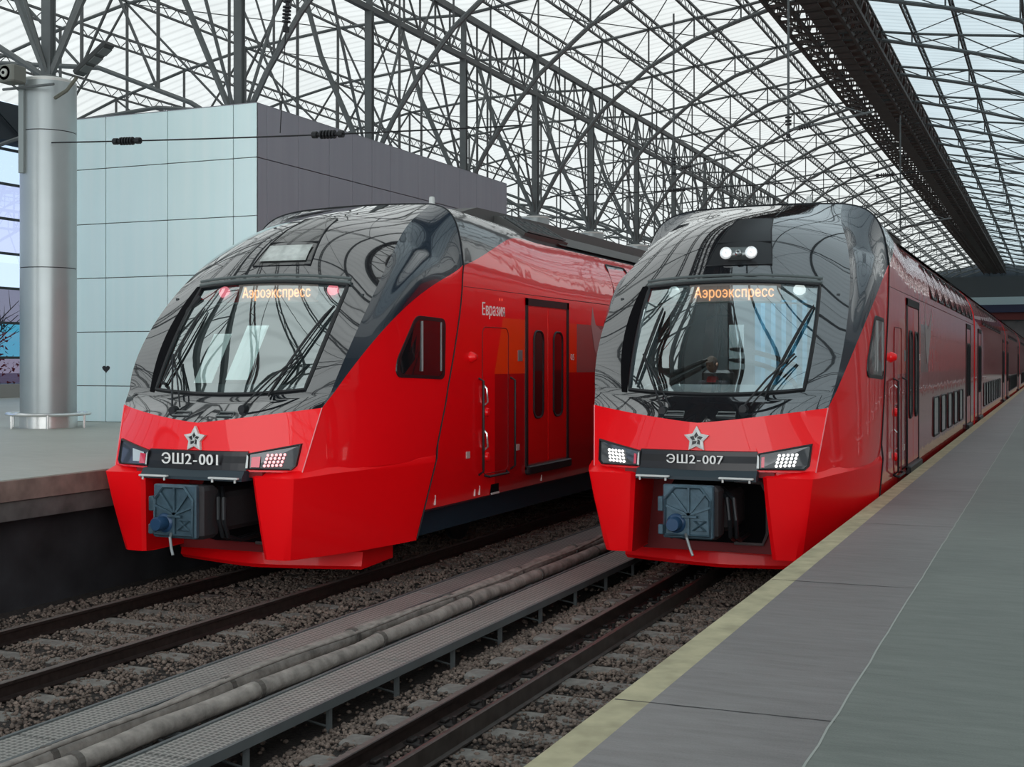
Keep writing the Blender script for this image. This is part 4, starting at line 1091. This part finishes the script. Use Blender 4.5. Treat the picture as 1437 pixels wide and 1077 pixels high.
# masts with knee braces and clad columns
def column_thing():
    K = thing('clad_column', '', 'column', (XC, Y_C, ZL), 'clad platform columns')
    r = .59
    s = MB(); H = 9.0-ZL
    s.lathe([(r,0),(r,.62)], 40); s.lathe([(r*.992,.62),(r*.992,.64)], 40)
    for a, b in ((.0, 3.46), (3.48, 6.42), (6.44, H-.02)): s.lathe([(r,a+.0),(r,b)], 48); 
    for z in (3.46, 6.42): s.lathe([(r*.985,z),(r*.985,z+.02)], 40, mi=1)
    s.build('cladding', [colm, dark], K, smooth=30)
    t = MB(); t.lathe([(r*.7,H-.02),(r*.98,H-.02),(r*1.0,H+.03),(r*.95,H+.06),(0,H+.06)], 40); t.build('head_plate', silverp, K, smooth=30)
    b = MB(); b.path([(.86*math.cos(2*PI*i/40), .86*math.sin(2*PI*i/40), .30) for i in range(40)], .035, 8, closed=True); b.path([(.70*math.cos(2*PI*i/40), .70*math.sin(2*PI*i/40), .30) for i in range(40)], .03, 8, closed=True)
    for i in range(6): a = i*PI/3+.2; b.tube((.86*math.cos(a), .86*math.sin(a), 0), (.86*math.cos(a), .86*math.sin(a), .3), .03, 8); b.tube((.6*math.cos(a), .6*math.sin(a), .3), (.86*math.cos(a), .86*math.sin(a), .3), .02, 6)
    b.build('guard_ring', silver, K, smooth=True)
    bb = MB(); bb.lathe([(r+.012,0),(r+.012,.28)], 40); bb.build('base_band', silver, K, smooth=True)
    return K
def mast_thing():
    K = thing('roof_mast', '', 'mast', (XC, Y_C, 9.0), 'steel masts on the columns')
    m = MB(); m.box(-.085, .085, -.07, .07, 0.08, 6.85); m.box(-.125, .125, -.09, -.07, .08, 5.2); m.box(-.125, .125, .07, .09, .08, 5.2); m.build('post', steel, K)
    for sg in (-1, 1):
        m = MB(); m.tube((0, 0, .15), (0, sg*2.37, 5.2), .05, 5); m.build('knee_brace', steel, K)
    m = MB(); m.bbox(-.3, .3, -.25, .25, .06, .14, .02); m.build('foot_plate', steel, K)
    return K
col0 = column_thing(); mast0 = mast_thing()
for k in range(-1, 24):
    # only masts that stand where the photo can see them or that the trains mirror
    lab = 'grey steel mast above the left column row, %s from the camera' % ordinal(k+1)
    if k == 0: mast0['label'] = lab
    else: copy_tree(mast0, loc=(XC, Y_C+BAY*k, 9.0), label=lab)
    if k == 0: col0['label'] = 'large round grey clad column with a ring rail at its foot, at the left edge'; continue
    if k in (1, 2): continue          # inside the clad building
    copy_tree(col0, loc=(XC, Y_C+BAY*k, ZL), label='round grey clad column in the row beyond the left train, %s from the camera' % ordinal(k+1))
for k in range(-2, 18):
    copy_tree(mast0, loc=(XR, Y_C+BAY*k, 9.0), label='grey steel mast above the right platform, %s from the camera' % ordinal(k+2))
    copy_tree(col0, loc=(XR, Y_C+BAY*k, 1.1), label='round grey clad column on the right platform, %s from the camera' % ordinal(k+2))
# side pipe on the near column
dp = MB(); dp.box(-.24, -.10, -.64, -.57, 5.5, 7.42); dp.build('cable_duct', mat('pale duct', (.26,.30,.30), .5), None)
bpy.data.objects['cable_duct'].parent = col0
# roof sheets
def sheet(name, xs, m, dz=.56):
    mb = MB(); mb.grid([[(x, y, zu(x)+dz) for x in xs] for y in (Y0R, Y1R)]); o = mb.build(name, m); return struct(o)
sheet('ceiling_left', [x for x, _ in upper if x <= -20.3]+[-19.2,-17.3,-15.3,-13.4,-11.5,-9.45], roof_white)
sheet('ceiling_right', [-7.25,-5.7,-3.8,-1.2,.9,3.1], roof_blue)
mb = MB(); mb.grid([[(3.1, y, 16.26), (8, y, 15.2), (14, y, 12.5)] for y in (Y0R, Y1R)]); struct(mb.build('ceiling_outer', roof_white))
mb = MB(); mb.box(-9.5, -7.2, Y0R, Y1R, 18.15, 18.3, 0); mb.box(-9.5, -9.4, Y0R, Y1R, 17.7, 18.2, 0); mb.box(-7.3, -7.2, Y0R, Y1R, 17.6, 18.2, 0); struct(mb.build('ceiling_ridge', [mat('brown ridge lining', (.22,.15,.135), .7, noise=.3, nscale=2)]))
# ridge catwalk
K = thing('ridge_catwalk', 'dark maintenance catwalk with lattice sides hanging along the roof ridge', 'catwalk', (-8.5, 0, 16.3))
d = MB(); d.box(-.32, .32, Y0R, Y1R, .0, .04); d.build('deck', roof_dark, K)
for x in (-1.55, -.8, .8, 1.55):
    d = MB(); d.box(x-.06, x+.06, Y0R, Y1R, -.02, .14); d.box(x-.04, x+.04, Y0R, Y1R, 1.0, 1.08); d.build('side_beam', roof_dark, K)
d = MB(); y = Y0R; k = 0
while y < Y1R-1.2:
    d.box(-1.6, 1.6, y-.04, y+.04, .0, .10)
    for x in (-1.55, -.8, .8, 1.55):
        d.tube((x, y, .1), (x, y+1.18, 1.04) if k % 2 else (x, y+.0, 1.04), .035, 4, caps=False)
        d.tube((x, y, 1.04 if k % 2 else .1), (x, y+1.18, .1 if k % 2 else 1.04), .03, 4, caps=False)
    d.tube((-1.55, y, .05), (-.8, y+1.18, .05), .03, 4, caps=False); d.tube((1.55, y, .05), (.8, y+1.18, .05), .03, 4, caps=False)
    y += 1.185; k += 1
d.build('lattice_bracing', roof_dark, K)
# ------------------------------------------------------------ clad building on the left platform
BX0, BX1, BY0, BY1, BT = -22.7, -16.6, 24.3, 38.6, 8.78
B = thing('clad_building', 'flat-roofed building clad in pale and grey metal panels, standing behind the left train', 'building', (BX1, BY0, ZL))
c = MB(); c.box(BX0-BX1+.03, -.03, .03, BY1-BY0-.03, 0, BT-ZL-.03); c.build('core_wall', dark, B)
zs_ = [0, .86-.0, 2.15, 3.44, 4.74, 6.06, BT-ZL]; xs_ = [0, -.63, -2.47, -4.28, -6.1]
f = MB(); g_ = .018
for i in range(len(xs_)-1):
    for j in range(len(zs_)-1):
        f.bbox(xs_[i+1]+g_/2+.002, xs_[i]-g_/2 if i else 0, 0, .05, zs_[j]+g_/2, zs_[j+1]-g_/2, .006)
f.build('front_cladding', panel_light, B)
ys_ = [0,.43,1.75,3.15,4.29,5.3,6.31,7.96,9.0,10.68,11.9,13.07,14.3]
f = MB(); zr_ = [0, .86, 2.15, 3.44, 4.74, 6.06, BT-ZL]
for i in range(len(ys_)-1):
    for a, b_ in ((0, 2.9), (2.9, 6.06), (6.06, BT-ZL)): f.bbox(-.05, 0, ys_[i]+g_/2, ys_[i+1]-g_/2, a+g_/2, b_-g_/2, .006)
f.build('side_cladding', panel_grey, B)
f = MB(); f.box(BX0-BX1, .0, 0, BY1-BY0, BT-ZL-.02, BT-ZL+.0); f.build('roof_panel', panel_grey, B)
# small dark heart shaped mark on the cladding joint
hm = MB(); pts = []
for i in range(20):
    t = 2*PI*i/20; pts.append((16*math.sin(t)**3*.007, (13*math.cos(t)-5*math.cos(2*t)-2*math.cos(3*t)-math.cos(4*t))*.006))
hm.prism([(-4.26+p[0], p[1]+1.27) for p in pts], 'y', -.012, .0); fix_normals(hm.build('heart_mark', dark, B))
# ------------------------------------------------------------ left glazed wall
gw = MB(); 
for k in range(0, 60):
    y = -12+3.9*k; gw.box(-.08, .08, y-.07, y+.07, ZL, 12.0)
for z in [ZL+.2+1.42*i for i in range(8)]: gw.box(-.06, .06, -14, 222, z-.05, z+.05)
o = gw.build('wall_left', mat('dark window mullions', (.03,.045,.055), .5), loc=(XW, 0, 0)); struct(o)
bm_ = MB(); bm_.box(-.5, .5, -14, 222, 11.9, 13.4); 
for k in range(60): bm_.tube((.6, -14+k*3.9, 11.9), (.6, -12.05+k*3.9, 13.2), .05, 4); bm_.tube((.6, -12.05+k*3.9, 13.2), (.6, -10.1+k*3.9, 11.9), .05, 4)
struct(bm_.build('trim_60', mat('dark blue eaves beam', (.012,.022,.032), .6), loc=(XW, 0, 0)))
for n, (z0, z1, m) in enumerate(((ZL, 3.1, pane_dusk), (3.1, 4.52, pane_teal), (4.52, 5.94, pane_dusk), (5.94, 7.36, pane_glass), (7.36, 10.2, pane_lilac), (10.2, 11.9, pane_glass))):
    w = MB(); w.add([(0,-14,z0),(0,222,z0),(0,222,z1),(0,-14,z1)], [(0,1,2,3)]); struct(w.build('window_%d' % (n+1), m, loc=(XW, 0, 0)))
lb = MB(); lb.box(-.0, .5, -14, 222, 0, .55); struct(lb.build('baseboard_left', mat('pale plinth', (.28,.29,.28), .6), loc=(XW+.3, 0, ZL)))
# trees beyond the glass
random.seed(5)
def tree(x, y, h, r, lab):
    T_ = thing('bare_tree', lab, 'tree', (x, y, 0), 'trees beyond the glazed wall')
    t = MB(); t.tube((0,0,0), (0,0,h*.5), .22, 8, r1=.12)
    for i in range(26):
        a = random.uniform(0, 2*PI); z = h*random.uniform(.25,.5); e = Vector((math.cos(a)*r*.8, math.sin(a)*r*.8, z+h*random.uniform(.15,.45))); t.tube((0,0,z), e, .07, 4, r1=.02)
        for j in range(6): q = Vector((0,0,z)).lerp(e, random.uniform(.3,1)); t.tube(q, q+Vector((random.uniform(-1,1), random.uniform(-1,1), random.uniform(.2,1.3))), .025, 3, r1=.008, caps=False)
    t.build('trunk_and_branches', mat('dark bark', (.05,.038,.04), .9), T_)
    f_ = MB()
    for i in range(900):
        a = random.uniform(0, 2*PI); rr = r*math.sqrt(random.random()); z = h*random.uniform(.12,.95); c_ = Vector((math.cos(a)*rr*(1.1-z/h*.7), math.sin(a)*rr*(1.1-z/h*.7), z)); s_ = random.uniform(.1,.25)
        d1 = Vector((random.uniform(-1,1), random.uniform(-1,1), random.uniform(-1,1)))*s_; d2 = Vector((random.uniform(-1,1), random.uniform(-1,1), random.uniform(-1,1)))*s_; f_.add([c_, c_+d1, c_+d2], [(0,1,2)])
    f_.build('twigs', mat('brown twigs', (.06,.05,.055), .9), T_)
for i in range(9): tree(-50-random.uniform(0,5), 30+i*7.5, random.uniform(6,8), 3.4, 'bare brown tree outside the glazed left wall, %s counted from the camera end' % ordinal(i))
# outside ground
og = MB(); og.box(-260, XW-.2, -60, 300, -.3, 0.0); struct(og.build('ground_outside', mat('pale outdoor ground', (.25,.26,.27), .9, noise=.3, nscale=.3)))
# right wall
rw = MB(); rw.box(14, 14.3, -3, 225, 1.1, 4.2, 0); rw.box(14, 14.3, -3, 225, 7.5, 13.2, 0)
for k in range(58): rw.box(13.9, 14.3, -3+k*4-.12, -3+k*4+.12, 4.2, 7.5, 1)
struct(rw.build('wall_right', [mat('pale grey wall', (.62,.63,.64), .6, noise=.1), steel]))
rg = MB(); rg.box(14.1, 14.15, -3, 225, 4.2, 7.5); struct(rg.build('window_7', mat('frosted grey glass', (.30,.33,.34), .4)))
# far end: gable and footbridge
ge = MB(); ge.box(-39.5, 14, 208.4, 208.9, 13.2, 18.3, 0); ge.box(-39.5, 14, 208.6, 209, 0, 9.3, 2); ge.box(-39.5, 14, 208.4, 208.9, 9.3, 13.2, 1)  # lower end wall added so train sides don't mirror bright sky
for k in range(26): ge.box(-39+k*2.1, -38.85+k*2.1, 208.2, 208.4, 9, 18, 0)
struct(ge.build('wall_back', [mat('dim gable sheeting', (.045,.055,.06), .7), mat('dim gable glass', (.10,.13,.14), .5), mat('added dim end wall', (.10,.09,.09), .8, noise=.4, nscale=.3)]))
fb = thing('footbridge', 'distant footbridge with a dark blue beam crossing above the tracks at the hall end', 'bridge', (-10, 150, 0))
q = MB(); q.box(-9, 22.5, 0, 3, 8.4, 9.25); q.build('blue_girder', mat('deep blue girder', (.006,.010,.04), .5), fb)
q = MB(); q.box(-9, 22.5, .2, 2.8, 9.25, 10.1); q.build('glazed_side', mat('pale bridge glazing', (.32,.42,.44), .4), fb)
q = MB(); q.box(-9, 22.5, .3, 2.9, 7.6, 8.4); q.build('red_fascia', mat('dull red fascia', (.10,.012,.010), .6), fb)
q = MB(); q.box(-9, 22.5, .5, 2.7, 10.1, 12.4); q.build('upper_screen', mat('dim screen', (.05,.06,.065), .7), fb)
for x in (-8.5, 22): q = MB(); q.box(x-.3, x+.3, 1, 2, 1.2, 7.6); q.build('bridge_pier', steel, fb)

# ------------------------------------------------------------ fittings: speaker, floodlight, wires, signals
S_ = thing('loudspeaker', 'square horn loudspeaker on a bracket at the top of the left column', 'loudspeaker', (-20.38, 20.72, 8.83))
m = MB(); m.bbox(-.24, .22, -.1, .30, -.0, .36, .03); m.build('housing', mat('olive grey plastic', (.16,.17,.15), .6), S_)
m = MB(); m.lathe([(.0,-.10),(.15,-.10),(.15,-.06)], 18, (-.02, 0, .18), axis='y'); m.lathe([(.0,-.13),(.085,-.13),(.10,-.06)], 18, (-.02, 0, .18), axis='y', mi=1); m.lathe([(.0,-.145),(.035,-.145),(.045,-.06)], 18, (-.02, 0, .18), axis='y'); m.build('horn', [void, mat('pale horn', (.45,.47,.43), .5)], S_, smooth=40)
m = MB(); m.tube((-.45, .30, -.06), (.95, .30, -.06), .03, 6); m.build('bracket', steel, S_)
F_ = thing('floodlight', 'slim black floodlight tilted upward on an arm beside the left column head', 'floodlight', (-18.75, 21.0, 8.75))
m = MB(); m.bbox(-.45, .55, -.14, .14, -.06, .06, .02); o = m.build('lamp_head', mat('floodlight black', (.03,.034,.034), .5), F_); o.rotation_euler = (0, math.radians(-34), 0); o.location = (.35, 0, .42)
for i in range(3): m2 = MB(); m2.box(-.3+i*.28, -.1+i*.28, -.13, .13, -.075, -.06); q = m2.build('lamp_louvre', mat('louvre grey', (.09,.1,.1), .4), F_); q.rotation_euler = (0, math.radians(-34), 0); q.location = (.35, 0, .42)
m = MB(); m.path([(-.9,.3,-.2),(-.4,.1,-.12),(-.05,0,.1)], .04, 6); m.build('arm', mat('olive arm', (.14,.14,.11), .6), F_)
def wire(p, q, sag, r, name, lab, ins=()):
    p = Vector(p); q = Vector(q); mb = MB(); mb.path([p.lerp(q, i/16)-Vector((0,0,sag*4*(i/16)*(1-i/16))) for i in range(17)], r, 5); o = mb.build(name, dark); tag(o, lab, 'wire')
    for t in ins:
        c_ = p.lerp(q, t)-Vector((0,0,sag*4*t*(1-t))); d_ = (q-p).normalized(); m = MB(); m.tube(c_-d_*.32, c_+d_*.32, .035, 8)
        for j in range(5): m.tube(c_+d_*(-.14+.07*j-.015), c_+d_*(-.14+.07*j+.015), .085, 10)
        m.tube(c_-d_*.34, c_-d_*.24, .07, 8); m.tube(c_+d_*.24, c_+d_*.34, .07, 8); m.build('insulator', dark, o)
wire((-19.75,21.3,7.60), (-8.9,21.3,7.18), .04, .016, 'cross_span_wire', 'thin black cross-span wire with ribbed insulators, starting at the left column', (.185,.63))
wire((-19.6,50.2,9.9), (2.4,50.2,10.4), .2, .02, 'cross_span_wire', 'thin black cross-span wire spanning the hall behind both trains', (.25,.62))
wire((-14.0,21.3,7.40), (-13.4,21.3,16.5), -.05, .010, 'dropper_wire', 'thin dropper wire hanging from the roof beside the clad building', (.25,))
def cantilever(x, y, z, sgn, lab):
    K = thing('catenary_cantilever', lab, 'bracket', (x, y, z), 'catenary brackets hanging from the roof')
    m = MB(); m.tube((0,0,0), (0,0,5.5), .035, 6); m.build('hanger', steel, K)
    m = MB(); m.tube((0,0,.1), (sgn*2.3,0,.45), .04, 6); m.tube((0,0,1.2), (sgn*2.1,0,.42), .02, 6); m.build('arm', steel, K)
    m = MB(); 
    for i in range(5): m.tube((sgn*(.3+i*.07),0,.14+i*.011), (sgn*(.33+i*.07),0,.145+i*.011), .07, 10)
    m.build('insulator', dark, K)
    m = MB(); m.tube((0,0,-.1), (0,0,.0), .06, 8)
    for i in range(3): m.tube((0,0,.25+i*.1), (0,0,.29+i*.1), .09, 10)
    m.build('end_insulator', dark, K)
cantilever(-6.9, 36, 9.3, 1, 'black catenary bracket with insulators hanging above train 007')
cantilever(-12.2, 43, 9.5, 1, 'black catenary bracket with insulators hanging beyond the left train')
cantilever(-6.9, 64, 9.3, 1, 'distant black catenary bracket hanging further down the hall')
# ------------------------------------------------------------ light, sky, camera
w = bpy.data.worlds.new('sky'); bpy.context.scene.world = w; w.use_nodes = True
N = w.node_tree.nodes; L = w.node_tree.links; bg = N['Background']
tc = N.new('ShaderNodeTexCoord'); sp = N.new('ShaderNodeSeparateXYZ'); L.new(tc.outputs['Generated'], sp.inputs[0])
cr = N.new('ShaderNodeValToRGB'); L.new(sp.outputs[2], cr.inputs[0])
cr.color_ramp.elements[0].position = 0.0; cr.color_ramp.elements[0].color = (.80,.88,.95,1)
cr.color_ramp.elements[1].position = .6; cr.color_ramp.elements[1].color = (.42,.66,.95,1)
L.new(cr.outputs[0], bg.inputs[0]); bg.inputs[1].default_value = 1.25
def area(name, loc, rot, sx, sy, e, col):
    l = bpy.data.lights.new(name, 'AREA'); l.shape = 'RECTANGLE'; l.size = sx; l.size_y = sy; l.energy = e; l.color = col
    o = bpy.data.objects.new(name, l); C.objects.link(o); o.location = loc; o.rotation_euler = rot; return o
sun = bpy.data.lights.new('sun', 'SUN'); sun.energy = 2.9; sun.angle = math.radians(85); sun.color = (1, .97, .92)
so = bpy.data.objects.new('sun', sun); C.objects.link(so); so.rotation_euler = (math.radians(80), 0, math.radians(24))
cam = bpy.data.cameras.new('camera'); co = bpy.data.objects.new('camera', cam); C.objects.link(co)
F, CX, HY, VX = 1795., 718.5, 509., 1482.
th = math.atan((VX-CX)/F)
co.location = (0, 0, 2.9); co.rotation_euler = (PI/2, 0, th)
cam.sensor_width = 36; cam.lens = 36*F/1437; cam.shift_y = (HY-538.5)/1437; cam.clip_end = 600
bpy.context.scene.camera = co
sc = bpy.context.scene
sc.view_settings.view_transform = 'Standard'; sc.view_settings.look = 'None'; sc.view_settings.exposure = .17
sc.cycles.max_bounces = 8; sc.cycles.diffuse_bounces = 3; sc.cycles.glossy_bounces = 4; sc.cycles.transparent_max_bounces = 12
sc.cycles.use_denoising = True; sc.cycles.caustics_reflective = False; sc.cycles.caustics_refractive = False
sc.cycles.sample_clamp_indirect = 4
